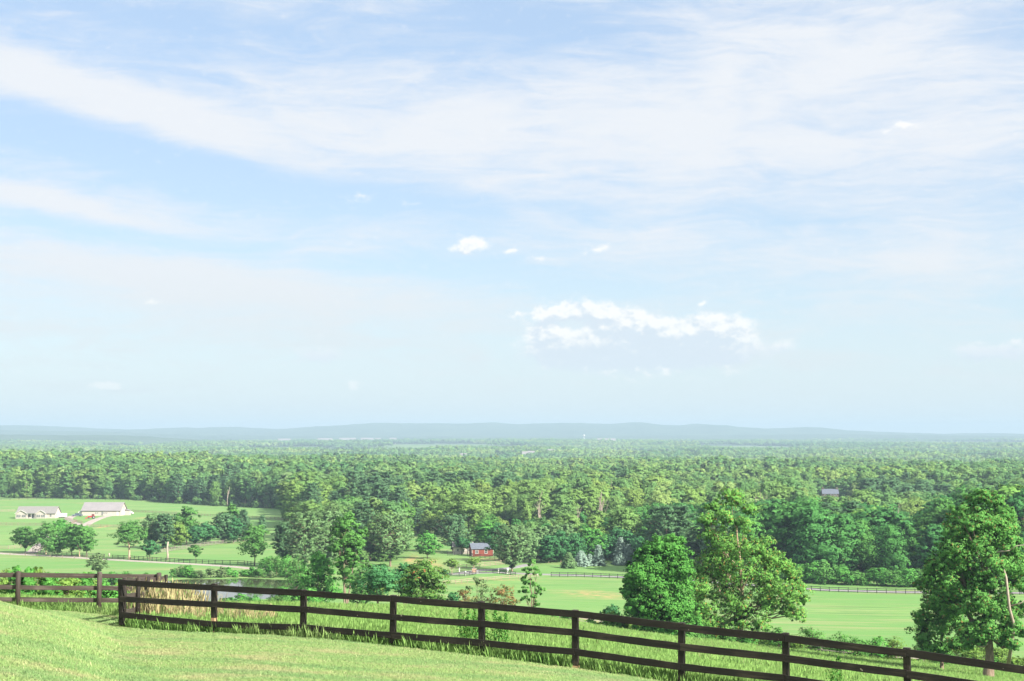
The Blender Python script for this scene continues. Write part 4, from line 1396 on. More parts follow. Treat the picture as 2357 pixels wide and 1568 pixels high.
for i in range(58):       # overgrown old fence line at the foot of the slope
    px = 1250 + i * 20 + rng0.uniform(-10, 10)
    d = 176 + rng0.uniform(-5, 8)
    if 1560 < px < 1640: d -= 8
    big = rng0.uniform() < .45
    h, w = (rng0.uniform(1.3, 2.3), rng0.uniform(2.0, 3.4)) if big else (rng0.uniform(.9, 1.5), rng0.uniform(1.4, 2.8))
    if px < 1380: h *= .6
    if px > 1700: h, w = h * 1.45, w * 1.5
    bush(('large ' if h > 1.5 else 'low ') + 'rough bush on the old grey fence ' + ('left of the dense rounded tree' if px < 1450 else 'below the dense rounded tree' if px < 1580 else 'at the foot of the feathery locust' if px < 1800 else 'between the two big locusts' if px < 2080 else 'near the thick trunk at the right edge'), at(px, d), h, w, ('mid', 'yellow', 'deep', 'redtip', 'bright')[int(rng0.choice(5, p=[.32, .26, .14, .1, .18]))], 400 + i, 'bushes along the old grey fence', ls=.11, clumps=12, leaves=18)
bush('dark bush against the left foot of the dense rounded tree', at(1408, 190), 3.4, 4.4, 'deep', 440, ls=.14, clumps=16, leaves=20)
for i, (px, d, h, w) in enumerate(((2010, 408, 5, 10), (2045, 405, 4.6, 9), (2080, 404, 5.2, 10), (2110, 405, 5, 9), (1860, 414, 6, 10), (1890, 412, 6.5, 9), (1930, 410, 5.5, 9), (1965, 409, 4, 8), (1830, 418, 5, 8), (2150, 404, 6, 10), (2190, 405, 5, 9), (2230, 405, 5, 9), (2330, 405, 5, 9), (2290, 405, 6, 9),
                                   (1770, 420, 6, 9), (1800, 418, 5, 9))):
    bush('leafy thicket bush across the right field, ' + ('just right of the feathery locust' if px < 1880 else 'middle of the row' if px < 2040 else 'left of the big right edge locust' if px < 2140 else 'behind the big right edge locust'), at(px, d), h, w, 'mid' if i % 2 else 'bright', 450 + i, 'bushes at the foot of the right wood', ls=.26, clumps=16, leaves=18)
bush('low dark clipped shrub at the left end of the paved lane', hit(1020, 1322, 250), 1.6, 3.4, 'deep', 470, ls=.14)
# ------------------------------------------------------------------ the woods
def proto_broad(i, lod, mat='oak'):
    rng = np.random.default_rng(900 + i)
    H, W = 24.0, (13.0, 15.0, 12.0, 16.5, 14.0, 13.0)[i % 6]
    if lod == 0:
        n = (16, 10, 24, 12, 20, 15)[i % 6]
        c, l, ls = 350 // n, 26, 0.44
    else:
        n, c, l, ls = 11, 9, 11, 1.15
    prof = ('oval', 'dome', 'column', 'oval', 'vase', 'oval')[i % 6]
    cb = (3.0, 4.0, 1.5, 2.5, 5.0, 1.5)[i % 6]
    L = crown_lobes(rng, H, W, cb, n, prof, (.29, .38, .22, .34, .25, .30)[i % 6], .35)
    V, Fq = fill(rng, L, c, l, ls, .62, .34, fit=(H, W, cb), soft=.66)
    Vt, Ft = wood(rng, H, cb, L, .36, 8 if lod == 0 else 3, lean=(rng.normal() * .02, 0))
    return (V, Fq), (Vt, Ft), W


PROT = []
for i in range(6):
    (V, Fq), (Vt, Ft), W = proto_broad(i, 0)
    PROT.append((mesh_np('crown', V, [Fq], M['oak']), mesh_np('trunk', Vt, [Ft], M['bark' if i % 2 else 'bark_tan'], smooth=True), 24.0, W))
(Vt, Ft), (V, Fq) = pine_geo(np.random.default_rng(950), 24, 11, 3, 84, 8, 7, .62)
PROTR = []
for q_ in PROT:
    m2 = q_[0].copy()
    m2.materials[0] = M['rich']
    PROTR.append((m2,) + q_[1:])
PROT.append((mesh_np('crown', V, [Fq], M['pine_dark']), mesh_np('trunk', Vt, [Ft], M['bark'], smooth=True), 24.0, 11.0))

# candidate stems: jittered grid over the fan of view
rngF = np.random.default_rng(77)


def scatter(y0, y1, cell, margin=1.15):
    ys = np.arange(y0, y1, cell)
    X, Y = [], []
    for y in ys:
        hw = (0.36 * margin) * y + 25
        xs = np.arange(-hw, hw, cell)
        X.append(xs + rngF.uniform(-.45, .45, len(xs)) * cell)
        Y.append(np.full(len(xs), y) + rngF.uniform(-.45, .45, len(xs)) * cell)
    X, Y = np.concatenate(X), np.concatenate(Y)
    return X, Y


fx, fy = scatter(395, 2300, 9.8)
inside = forest_in(fx, fy)
keep = inside > 0
fx, fy, inside = fx[keep], fy[keep], inside[keep]
# keep stems clear of the trees placed by hand
for (x, y, z, H, W) in TREES:
    far = np.hypot(fx - x, fy - y) > W * .42
    fx, fy, inside = fx[far], fy[far], inside[far]
fz = ground(fx, fy)
hn = fbm(fx / 70, fy / 70, 61, 3)
fh = 12.0 + 15 * hn + 7 * (fbm(fx / 260 + 5, fy / 260, 62, 2) - .4) + rngF.uniform(-5, 4.5, len(fx)) - rngF.uniform(0, 7, len(fx)) * (inside < 10)
fpx = PCX + F * fx / fy
fh *= np.interp(fpx, [0, 700, 1000, 1200, 1450, 1750, 2356], [1.02, 1.0, .92, .82, .95, 1.05, 1.05])
fh = np.maximum(fh, 9)
# the nearer woods step down to a known skyline
SKX = [600, 690, 800, 930, 1000, 1060, 1150, 1250, 1350, 1450, 1560, 1700, 1780, 1852, 1875, 1950, 1988, 2038, 2092, 2140, 2169, 2309, 2500]
SKY_ = [1155, 1150, 1142, 1152, 1165, 1150, 1192, 1190, 1180, 1160, 1160, 1155, 1148, 1143, 1151, 1153, 1158, 1170, 1183, 1172, 1128, 1117, 1117]
sk = np.interp(fpx, SKX, SKY_)
hmax = -(sk - HOR) / F * fy + Z0 - fz
near_ = (fy < 640) & (fpx > 640)
cap = hmax - rngF.uniform(-0.5, 5.5, len(fx))
fh = np.where(near_, np.clip(np.minimum(fh * 1.2, cap), 4, 28), fh)
house = (np.abs(fpx - 1907) < 26 + 24000 / fy) & (fy < 985) & (fy > 440)
fh = np.where(house, np.minimum(fh, hmax + 9 / F * fy), fh)
fp = rngF.integers(0, 6, len(fx))
pn = fbm(fx / 55 + 40, fy / 55, 63, 2)
fp = np.where(pn > .66, 6, fp)
frot = rngF.uniform(0, 6.28, len(fx))
fw = np.maximum(fh, 12) / 24.0 * rngF.uniform(.85, 1.55, len(fx))

# which of them the picture shows most of (near to far, painting crowns)
S = 2.0
GW, GH = int(2356 / S), int(1568 / S)
seen = np.zeros((GH, GW), bool)
order = np.argsort(fy)
allt = [(y, -1, x, z, H, W) for (x, y, z, H, W) in TREES] + [(fy[k], k, fx[k], fz[k], fh[k], fw[k] * PROT[fp[k]][3]) for k in order]
allt.sort(key=lambda t: t[0])
score = np.zeros(len(fx))
yy_, xx_ = np.mgrid[0:GH, 0:GW]
for (y, k, x, z, H, W) in allt:
    px, pt = proj(x, y, z + H)
    _, pb = proj(x, y, z + H * .15)
    r = W / 2 / y * F
    x0, x1 = int(max((px - r) / S, 0)), int(min((px + r) / S + 1, GW))
    y0, y1 = int(max(pt / S, 0)), int(min(pb / S + 1, GH))
    if x1 <= x0 or y1 <= y0: continue
    sub = seen[y0:y1, x0:x1]
    e = ((xx_[y0:y1, x0:x1] * S - px) / max(r, 1)) ** 2 + ((yy_[y0:y1, x0:x1] * S - (pt + pb) / 2) / max((pb - pt) / 2, 1)) ** 2 < 1
    if k >= 0: score[k] = np.count_nonzero(e & ~sub)
    sub |= e
rich = ((fpx > 1480) & (fy < 640)) | ((fpx > 900) & (fy < 600) & (rngF.uniform(size=len(fx)) < .5))
NIND = 225
ind = np.argsort(-score)[:NIND]
isind = np.zeros(len(fx), bool)
isind[ind] = True



def where(px, deep):
    """the landmark a tree of the wood stands by"""
    L_ = ((120, 'behind the cream house'), (300, 'behind the long barn'), (500, 'behind the middle of the long field'), (690, 'at the right end of the long field'),
          (860, 'above the full white pine'), (1010, 'above the compact round tree'), (1140, 'above the red shed'), (1300, 'above the wide pale pine'), (1450, 'above the spruce row'),
          (1580, 'above the dense rounded tree'), (1700, 'left of the wispy locust top'), (1860, 'right of the wispy locust top'), (1960, 'across the left half of the right field'), (2090, 'across the right half of the right field'), (2200, 'left of the right edge locust'), (9999, 'behind the right edge locust'))
    nm_ = [n for lim, n in L_ if px < lim][0]
    return ('deep in the wood ' if deep else 'in the front row ') + nm_


for k in ind:
    cm, tm, PH, PW = (PROTR[fp[k]] if rich[k] and fp[k] < 6 else PROT[fp[k]])
    o = bpy.data.objects.new('pine_tree' if fp[k] == 6 else 'broadleaf_tree', None)
    o.location = (fx[k], fy[k], fz[k] - .1)
    o.rotation_euler = (0, 0, frot[k])
    o.scale = (fw[k], fw[k], fh[k] / 24.0)
    COL.objects.link(o)
    deep = inside[k] > 22
    kind_ = 'dusky pine' if fp[k] == 6 else ('tall ' if fh[k] > 22 else 'low ' if fh[k] < 14 else '') + 'leafy tree'
    tag(o, kind_ + ' ' + where(fpx[k], deep), 'tree', ('pines ' if fp[k] == 6 else 'trees ') + ('of the wood beyond the farm field' if fpx[k] < 690 else 'of the middle wood' if fpx[k] < 1560 else 'of the right wood'))
    for nm, me in (('trunk', tm), ('crown', cm)):
        c = bpy.data.objects.new(nm, me)
        c.parent = o
        COL.objects.link(c)


def gn_scatter(name, sources, pts, rot, scl, idx, label=None):
    """one object: a cloud of points carrying instances of the source meshes"""
    coll = bpy.data.collections.new(name + '_sources')
    for i, me in enumerate(sources):
        so = bpy.data.objects.new('%s_source_%02d' % (name, i), me)
        coll.objects.link(so)
    me = bpy.data.meshes.new(name)
    me.vertices.add(len(pts))
    me.vertices.foreach_set('co', np.asarray(pts, np.float32).ravel())
    a = me.attributes.new('rot', 'FLOAT_VECTOR', 'POINT')
    a.data.foreach_set('vector', np.asarray(rot, np.float32).ravel())
    a = me.attributes.new('scl', 'FLOAT_VECTOR', 'POINT')
    a.data.foreach_set('vector', np.asarray(scl, np.float32).ravel())
    a = me.attributes.new('idx', 'INT', 'POINT')
    a.data.foreach_set('value', np.asarray(idx, np.int32))
    o = obj(name, me)
    ng = bpy.data.node_groups.new(name, 'GeometryNodeTree')
    ng.interface.new_socket('Geometry', in_out='INPUT', socket_type='NodeSocketGeometry')
    ng.interface.new_socket('Geometry', in_out='OUTPUT', socket_type='NodeSocketGeometry')
    N = ng.nodes
    gi, go = N.new('NodeGroupInput'), N.new('NodeGroupOutput')
    ci = N.new('GeometryNodeCollectionInfo')
    ci.inputs['Collection'].default_value = coll
    ci.inputs['Separate Children'].default_value = True
    ci.inputs['Reset Children'].default_value = True
    ip = N.new('GeometryNodeInstanceOnPoints')
    ip.inputs['Pick Instance'].default_value = True
    def na(n, t):
        q = N.new('GeometryNodeInputNamedAttribute')
        q.data_type = t
        q.inputs['Name'].default_value = n
        return q.outputs['Attribute']
    ng.links.new(gi.outputs[0], ip.inputs['Points'])
    ng.links.new(ci.outputs[0], ip.inputs['Instance'])
    ng.links.new(na('idx', 'INT'), ip.inputs['Instance Index'])
    ng.links.new(na('rot', 'FLOAT_VECTOR'), ip.inputs['Rotation'])
    ng.links.new(na('scl', 'FLOAT_VECTOR'), ip.inputs['Scale'])
    ng.links.new(ip.outputs[0], go.inputs[0])
    md = o.modifiers.new('scatter', 'NODES')
    md.node_group = ng
    tag(o, label, kind='stuff')
    return o


def join_np(parts):
    V, Fq, mi, off = [], [], [], 0
    for m, (v, f) in enumerate(parts):
        if v.shape[1] == 3: v = np.concatenate([v, np.zeros_like(v)], 1)
        V.append(v); Fq.append(f + off); off += len(v)
        mi.append(np.full(len(f), m))
    return np.concatenate(V), np.concatenate(Fq), np.concatenate(mi)


src = []
for i in range(6):
    c, t, W = proto_broad(i, 0)
    V, f, mi = join_np([c, t])
    src.append(mesh_np('wood_tree', V, [f], [M['oak'], M['bark']], mi))
t, c = pine_geo(np.random.default_rng(950), 24, 11, 3, 84, 8, 7, .62)
V, f, mi = join_np([c, t])
src.append(mesh_np('wood_tree', V, [f], [M['pine_dark'], M['bark']], mi))
for i in range(6):
    c, t, W = proto_broad(i + 6, 1)
    V, f, mi = join_np([c, t])
    src.append(mesh_np('wood_tree', V, [f], [M['oak'], M['bark']], mi))
for i in range(6):
    m2 = src[i].copy()
    m2.materials[0] = M['rich']
    src.append(m2)
rest = ~isind
idx = np.where(fy[rest] > 1000, 7 + (fp[rest] % 6), np.where(rich[rest] & (fp[rest] < 6), 13 + fp[rest], fp[rest]))
gn_scatter('forest', src, np.stack([fx[rest], fy[rest], fz[rest] - .1], 1), np.stack([np.zeros(rest.sum()), np.zeros(rest.sum()), frot[rest]], 1),
           np.stack([fw[rest], fw[rest], fh[rest] / 24], 1), idx, 'dense mixed wood stretching away over the plain')

# low growth along the edges of the wood
ex, ey = scatter(395, 1150, 4.5)
ei = forest_in(ex, ey)
k = (ei > -3) & (ei < 9) & (rngF.uniform(size=len(ex)) < .75)
ex, ey = ex[k], ey[k]
und = []
for i in range(3):
    rng = np.random.default_rng(980 + i)
    L = crown_lobes(rng, 4, 5, .1, 8, 'dome', .3, .3)
    V, Fq = fill(rng, L, 10, 12, .34, .6, .4, fit=(4, 5, 0))
    und.append(mesh_np('undergrowth_source', V, [Fq], M['oak']))
n = len(ex)
s = rngF.uniform(.4, 1.25, n)
gn_scatter('undergrowth', und, np.stack([ex, ey, ground(ex, ey)], 1), np.stack([np.zeros(n), np.zeros(n), rngF.uniform(0, 6.28, n)], 1),
           np.stack([s, s, s * rngF.uniform(.7, 1.3, n)], 1), rngF.integers(0, 3, n), 'low tangled growth along the edges of the wood')

# far country: stands of trees, ever coarser
stands = []
for i in range(4):
    rng = np.random.default_rng(990 + i)
    Vs, Fs, off = [], [], 0
    for q in range(26):
        x, y = rng.uniform(-45, 45, 2)
        h = rng.uniform(13, 24)
        L = np.array([(x + rng.normal() * 3, y + rng.normal() * 3, h * rng.uniform(.55, .85), rng.uniform(3.5, 5.5), rng.uniform(3.5, 5)) for _ in range(5)])
        V, Fq = fill(rng, L, 6, 6, 1.9, .7, .5)
        Vs.append(V); Fs.append(Fq + off); off += len(V)
    stands.append(mesh_np('stand_source', np.concatenate(Vs), [np.concatenate(Fs)], M['oak']))
SX, SY, SS = [], [], []
for y0, y1, cell, sc_ in ((2300, 4200, 62, 1.0), (4200, 6500, 84, 1.2), (6500, 9300, 110, 1.5)):
    X, Y = scatter(y0, y1, cell, 1.1)
    g = forest_in(X, Y) > 0
    X, Y = X[g], Y[g]
    SX.append(X); SY.append(Y); SS.append(np.full(len(X), sc_))
SX, SY, SS = map(np.concatenate, (SX, SY, SS))
n = len(SX)
gn_scatter('forest', stands, np.stack([SX, SY, ground(SX, SY) - 2], 1), np.stack([np.zeros(n), np.zeros(n), rngF.uniform(0, 6.28, n)], 1),
           np.stack([SS, SS, .55 + .5 * SS / SS], 1) * rngF.uniform(.85, 1.15, (n, 1)), rngF.integers(0, 4, n), 'hazy wooded plain below the far hills')

# ------------------------------------------------------------------ grasses
def tuft(rng, nb, h, spread, w, lean=.35, heads=0):
    V, f = [], []
    for i in range(nb):
        a, r = rng.uniform(0, 6.28), spread * math.sqrt(rng.uniform())
        x, y = r * math.cos(a), r * math.sin(a)
        hh = h * rng.uniform(.5, 1.1)
        b_, l = rng.uniform(0, 6.28), lean * hh * rng.uniform(.2, 1)
        dx, dy = math.cos(b_) * l, math.sin(b_) * l
        c = rng.uniform(0, 6.28)
        wx, wy = math.cos(c) * w, math.sin(c) * w
        k = len(V)
        V += [(x - wx, y - wy, -.02), (x + wx, y + wy, -.02), (x + dx * .4 + wx * .7, y + dy * .4 + wy * .7, hh * .6), (x + dx + wx * .12, y + dy + wy * .12, hh)]
        f += [(k, k + 1, k + 2, k + 3)]
        if i < heads:
            k = len(V)
            for q in ((0, 0, -.10), (.018, .008, -.03), (0, 0, .05), (-.018, -.008, -.03)):
                V.append((x + dx + q[0], y + dy + q[1], hh + q[2]))
            f += [(k, k + 1, k + 2, k + 3)]
    V = np.array(V)
    q = np.repeat(rng.normal(size=(len(V) // 4, 3)), 4, axis=0) * (.22 if h < .1 else .55)
    nn = np.stack([V[:, 0] * .35 / spread, V[:, 1] * .35 / spread, np.full(len(V), 1.3)], 1) + q
    return np.concatenate([V, nn / np.linalg.norm(nn, axis=1, keepdims=True)], 1), np.array(f)


def grass(name, label, x, y, srcs, smin, smax, seed, sink=0.0):
    rng = np.random.default_rng(seed)
    n = len(x)
    s = rng.uniform(smin, smax, n)
    gn_scatter(name, srcs, np.stack([x, y, ground(x, y) - sink], 1), np.stack([rng.normal(size=n) * .08, rng.normal(size=n) * .08, rng.uniform(0, 6.28, n)], 1),
               np.stack([s, s, s * rng.uniform(.8, 1.2, n)], 1), rng.integers(0, len(srcs), n), label)


def fan(rng, n, y0, y1, u0=-.40, u1=.40, p=1.0):
    """n points between two distances, density falling as distance**-p"""
    q = 2 - p
    y = (y0 ** q + rng.uniform(size=n) * (y1 ** q - y0 ** q)) ** (1 / q)
    return rng.uniform(u0, u1, n) * y, y


rg = np.random.default_rng(3)
srcs = [mesh_np('tuft', *(lambda t: (t[0], [t[1]]))(tuft(np.random.default_rng(i), 40, .050, .14, .0042, .7)), M['lawn']) for i in range(3)]
x, y = fan(rg, 150000, 17, 47, -.42, .42, .6)
k = (mown(x, y) > 0.05)
grass('lawn_grass', 'short mown grass of the lawn in front of the fences', x[k], y[k], srcs, .5, .95, 1)
srcs = [mesh_np('tuft', *(lambda t: (t[0], [t[1]]))(tuft(np.random.default_rng(10 + i), 46, .36, .26, .0055, .45, 3)), M['grass']) for i in range(3)]
x, y = fan(rg, 80000, 28, 78, -.42, .42, 1.2)
k = mown(x, y) < 0.0
# the strip right behind the fence was never cut and stands tallest
fd = (y - (39.0 - 0.54 * (x + 10.54)))
grass('tall_grass', 'long unmown grass on the slope behind the fences', x[k], y[k], srcs, .5, .95, 2)
x, y = fan(rg, 26000, 28, 42, -.3, .42, 1.0)
fd = (y - (39.0 - 0.54 * (x + 10.54))) / 1.136
k = (fd > .05) & (fd < 1.0) & (x > -10)
grass('tall_grass', 'rank tall grass standing along the back of the front fence', x[k], y[k], srcs, .45, .85, 4)
srcs = [mesh_np('tuft', *(lambda t: (t[0], [t[1]]))(tuft(np.random.default_rng(20 + i), 34, .40, .8, .022, .4)), M['grass']) for i in range(3)]
x, y = fan(rg, 62000, 70, 182, -.42, .42, 1.3)
k = np.ones(len(x), bool)
grass('meadow_grass', 'long grass covering the lower slope', x[k], y[k], srcs, .7, 1.2, 3)
# blond dry stand behind the end of the front fence
srcs = [mesh_np('tuft', *(lambda t: (t[0], [t[1]]))(tuft(np.random.default_rng(30 + i), 26, 1.0, .22, .008, .3, 14)), M['straw']) for i in range(3)]
n = 230
t = rg.uniform(size=n)
x = -10.8 + rg.normal(size=n) * .5
y = 44.8 + rg.normal(size=n) * 1.3
k = (x > -11.6) & (x < -9.9) & (y > 42.5)
grass('dry_grass', 'blond dry grass behind the left end of the front fence', x[k], y[k], srcs, .7, 1.05, 5)
n = 110
x, y = rg.uniform(-10.0, -7.2, n), rg.uniform(41, 47, n)
k = (y > 39.0 - 0.54 * (x + 10.54) + 2) & (rg.uniform(size=n) < np.clip(1 - (x + 10) / 8, 0, 1))
grass('dry_grass', 'thin straw coloured grass scattered in the green beyond the fence', x[k], y[k], srcs, .35, .6, 6)

# tall weeds standing behind the front fence
def weed(i, px, d, h, label):
    rng = np.random.default_rng(600 + i)
    mb = MB()
    for s in range(3):
        dx, dy = rng.normal() * .10, rng.normal() * .08
        hh = h * rng.uniform(.7, 1)
        mb.tube([(dx * .3, dy * .3, -.05), (dx, dy, hh * .5), (dx * 1.3, dy * 1.2, hh)], [.008, .006, .003], 4)
    o = mb.build('weed', M['mid'], None, loc=at(px, d))
    C, N = [], []
    for s in range(260):
        t_ = rng.uniform(.25, 1)
        C.append((rng.normal() * .09 * (1.2 - t_), rng.normal() * .09 * (1.2 - t_), t_ * h * .95))
        N.append(rng.normal(size=3))
    V, f = cards(np.array(C), np.array(N), np.full(len(C), .032), .4, rng)
    obj('leaves', mesh_np('leaves', V, [f], M['bright']), o)
    tag(o, label, 'weed', 'weeds behind the front fence')


for i, (px, dd, h) in enumerate(((1062, 1.6, 1.15), (1078, 2.0, 1.1), (1092, 1.8, 1.2), (1106, 1.5, 1.1), (1118, 1.9, 1.2), (1140, 1.6, 1.15), (1152, 1.9, 1.0), (1164, 1.6, 1.1), (1322, 1.5, .8), (1905, 2.2, 1.0), (1920, 2.5, 1.1), (1075, 1.4, .9))):
    u = (px - PCX) / F
    yf = 33.3 / (1 + .54 * u)
    weed(i, px, yf + dd, h, 'feathery green weed stalk ' + ('left of the fifth fence post' if px < 1108 else 'right of the fifth fence post' if px < 1200 else 'beside the sixth fence post' if px < 1400 else 'between the last two posts in view'))
# ------------------------------------------------------------------ fences near the camera
rf = random.Random(4)


def board(name, a, b_, h, th, mat, parent, sag=0.0, worn=0.004):
    """a sawn board from a to b_ (centres of its ends), its long axis along local X"""
    a, b_ = Vector(a), Vector(b_)
    ln = (b_ - a).length
    n = 9
    mb = MB()
    vs = []
    for i in range(n):
        t = i / (n - 1)
        s = -sag * math.sin(math.pi * t)
        e1, e2 = rf.uniform(-worn, worn), rf.uniform(-worn, worn)
        x = t * ln
        vs += [(x, -th / 2, -h / 2 + s + e1), (x, th / 2, -h / 2 + s + e1), (x, th / 2, h / 2 + s + e2), (x, -th / 2, h / 2 + s + e2)]
    fs = [(0, 1, 2, 3), tuple(4 * (n - 1) + i for i in (3, 2, 1, 0))]
    for i in range(n - 1):
        for k in range(4):
            fs.append((4 * i + k, 4 * i + 4 + k, 4 * i + 4 + (k + 1) % 4, 4 * i + (k + 1) % 4))
    mb.add(vs, fs)
    o = mb.build(name, M[mat], parent, bevel=0.004)
    o.location = a
    d = (b_ - a)
    rz = math.atan2(d.y, d.x)
    ry = -math.atan2(d.z, math.hypot(d.x, d.y))
    o.rotation_euler = (0, ry, rz)
    return o


def near_fence(label, posts, offs, side, mats, rail_h=.155, round_=False, pw=.135, lip=.02, rot=None, sagl=0.0, raw=()):
    """posts: (x, y, rail top z); offs: per post, tops of the rails below the first one's top"""
    x0, y0, _ = posts[0]
    root = empty('fence', (x0, y0, gz(x0, y0)))
    tag(root, label, 'fence')
    base = Vector(root.location)
    for i, (x, y, zt) in enumerate(posts):
        g = gz(x, y)
        h = zt + lip - g
        mb = MB()
        j = min(i, len(posts) - 2)
        d = Vector((posts[j + 1][0] - posts[j][0], posts[j + 1][1] - posts[j][1]))
        if round_:
            r = pw / 2
            mb.tube([(0, 0, -.3), (0, 0, .05)], [r * 1.02, r * 1.02], 14, 1)
            mb.tube([(0, 0, .051), (0, 0, h * .5), (0, 0, h - .01), (0, 0, h)], [r, r * .98, r * .95, r * .80], 14, 0)
        else:
            r = pw / 2
            if raw and i in raw:
                lo, hi = raw[i]
                mb.box(-r, r, -.055, .055, -.3, .075, 1)
                mb.box(-r, r, -.055, .055, .0752, lo, 0)
                mb.box(-r, r, -.055, .055, lo + .0002, hi, 1)
                mb.box(-r, r, -.055, .055, hi + .0002, h, 0)
            else:
                mb.box(-r, r, -.055, .055, -.3, rf.choice((.03, .06, .09)), 1)
                mb.box(-r, r, -.055, .055, .0902, h - rf.uniform(0, .02), 0)
        o = mb.build('post', [M[mats[1]], M['raw_wood']], root, smooth=round_, bevel=0 if round_ else .006)
        o.location = Vector((x, y, g)) - base
        o.rotation_euler = (rf.uniform(-.008, .008), rf.uniform(-.012, .012), math.atan2(d.y, d.x) + (0 if not round_ else rf.uniform(0, 6)))
        if i == 0 and rot: o.rotation_euler[1] = rot
    for i in range(len(posts) - 1):
        a, b_ = Vector(posts[i]), Vector(posts[i + 1])
        d = (b_ - a)
        d2 = Vector((d.x, d.y, 0)).normalized()
        nrm = Vector((d2.y, -d2.x, 0)) * side
        for k in range(len(offs[0])):
            za, zb = offs[i][k], offs[i + 1][k]
            off = nrm * ((pw / 2 if round_ else .055) + .014 + rf.uniform(0.001, .003))
            ja, jb = rf.uniform(-.006, .006), rf.uniform(-.006, .006)
            p = a + off - Vector((0, 0, za + rail_h / 2 + ja)) - base + d2 * (0.003 if i else -.03)
            q = b_ + off - Vector((0, 0, zb + rail_h / 2 + jb)) - base - d2 * .003
            board('rail', p, q, rail_h * rf.uniform(.97, 1.03), .026, mats[0], root, sag=rf.uniform(0, .012) + sagl)
    return root


def zat(px, py, d):
    return Z0 + ray(px, py)[2] * d


fp_px = [291, 500, 703, 907, 1110, 1323, 1563, 1800, 2076, 2400, 2790, 3260]
fp_py = [1334, 1345, 1357, 1370.5, 1385.5, 1404, 1434, 1458.5, 1492.5, 1540, 1600, 1675]
posts = []
for px, py in zip(fp_px, fp_py):
    u = (px - PCX) / F
    y = 33.3 / (1 + .54 * u)
    posts.append((u * y, y, zat(px, py, y)))
offs = [[0, .43, .86], [0, .43, .94], [0, .41, .85], [0, .43, .87], [0, .42, .86], [0, .42, .85], [0, .42, .85], [0, .42, .84], [0, .42, .84], [0, .42, .84], [0, .42, .84], [0, .42, .84]]
near_fence('dark brown three board fence running across the lawn down to the right', posts, offs, 1, ('dark_wood', 'dark_post'), rot=-.05, raw={1: (.30, .41)})

lf_px = [-330, -137, 52, 237, 372]
lf_py = [1315, 1317, 1319, 1321, 1322.5]
posts = []
for px, py, d in zip(lf_px, lf_py, (45.2, 45.6, 46.0, 46.4, 46.8)):
    posts.append(((px - PCX) / F * d, d, zat(px, py, d)))
near_fence('weathered brown fence with round posts at the far edge of the lawn on the left', posts, [[0, .39, .78]] * 5, -1, ('grey_brown', 'grey_post'), rail_h=.14, round_=True, pw=.165, lip=.06)
posts = []
for px, py, d in ((294, 1332, 39.35), (326, 1331, 41.9), (348, 1330, 44.4), (374, 1328, 47.1), (390, 1325, 49.6)):
    posts.append(((px - PCX) / F * d, d, zat(px, py, d)))
near_fence('short dark fence going back from the left end post of the long dark fence', posts, [[0, .42, .84]] * 5, -1, ('grey_brown', 'dark_post'), round_=True, pw=.13, lip=.03)

# ------------------------------------------------------------------ fences across the farmland
def far_fence(label, px_pts, spacing, H, mat, rails=3, group=None, dmin=200, pw=.16, rh=.15, world=None, gap=()):
    P = [Vector(p) for p in (world or [hit(px, py, dmin)[:2] for px, py in px_pts])]
    L = [0]
    for a, b_ in zip(P, P[1:]):
        L.append(L[-1] + (b_ - a).length)
    n = min(max(2, int(L[-1] / spacing)), 98)
    xs = np.interp(np.linspace(0, L[-1], n + 1), L, [p.x for p in P])
    ys = np.interp(np.linspace(0, L[-1], n + 1), L, [p.y for p in P])
    zs = ground(xs, ys)
    root = empty('fence', (xs[0], ys[0], zs[0]))
    tag(root, label, 'fence', group)
    pm = MB()
    pm.box(-pw / 2, pw / 2, -pw / 2, pw / 2, -.3, H)
    first = pm.build('post', M[mat], root)
    for i in range(n + 1):
        o = first if i == 0 else first.copy()
        if i: COL.objects.link(o)
        o.parent = root
        o.location = (xs[i] - xs[0], ys[i] - ys[0], zs[i] - zs[0])
    for r in range(rails):
        zz = H - .06 - r * (H * .36) - rh / 2
        vs, fs = [], []
        for i in range(n + 1):
            j = min(i, n - 1)
            t = Vector((xs[j + 1] - xs[j], ys[j + 1] - ys[j])).normalized()
            nr = Vector((t.y, -t.x)) * (pw / 2 + .02)
            for s, dz in ((1, -rh / 2), (1, rh / 2), (1.35, rh / 2), (1.35, -rh / 2)):
                vs.append((xs[i] - xs[0] + nr.x * s, ys[i] - ys[0] + nr.y * s, zs[i] - zs[0] + zz + dz))
        for i in range(n):
            for k in range(4):
                fs.append((4 * i + k, 4 * i + (k + 1) % 4, 4 * i + 4 + (k + 1) % 4, 4 * i + 4 + k))
        MB().add(vs, fs).build('rail', M[mat], root)
    return root


far_fence('black board fence beside the paved lane, crossing the right field', [(1268, 1327.5), (1320, 1328), (1430, 1332), (1560, 1338), (1700, 1349), (1800, 1356), (1900, 1362), (2076, 1367), (2200, 1368), (2356, 1369), (2480, 1370)], 2.45, 1.35, 'black_rail')
far_fence('black fence curving from the brick gate pier along the lane', [(1035, 1326), (1055, 1327), (1080, 1325), (1095, 1322)], 2.4, 1.3, 'black_rail')
far_fence('black fence along the lane between the gate pier and the slender tree', [(1102, 1320), (1130, 1319), (1160, 1322), (1186, 1326)], 2.4, 1.3, 'black_rail')
far_fence('tan rail fence between the near field and the lane, in the middle', [(1020, 1347), (1080, 1341), (1150, 1335), (1186, 1333), (1240, 1331)], 3.4, 1.2, 'tan_rail', 2)
far_fence('tan rail fence behind the vase shaped little trees', [(1035, 1309), (1085, 1307), (1130, 1302), (1165, 1298)], 3.2, 1.3, 'tan_rail', 3)
far_fence('dark fence in front of the tan building and the red shed', [(1030, 1279), (1060, 1278), (1083, 1279), (1088, 1283), (1120, 1286), (1150, 1289)], 2.6, 1.3, 'black_rail')
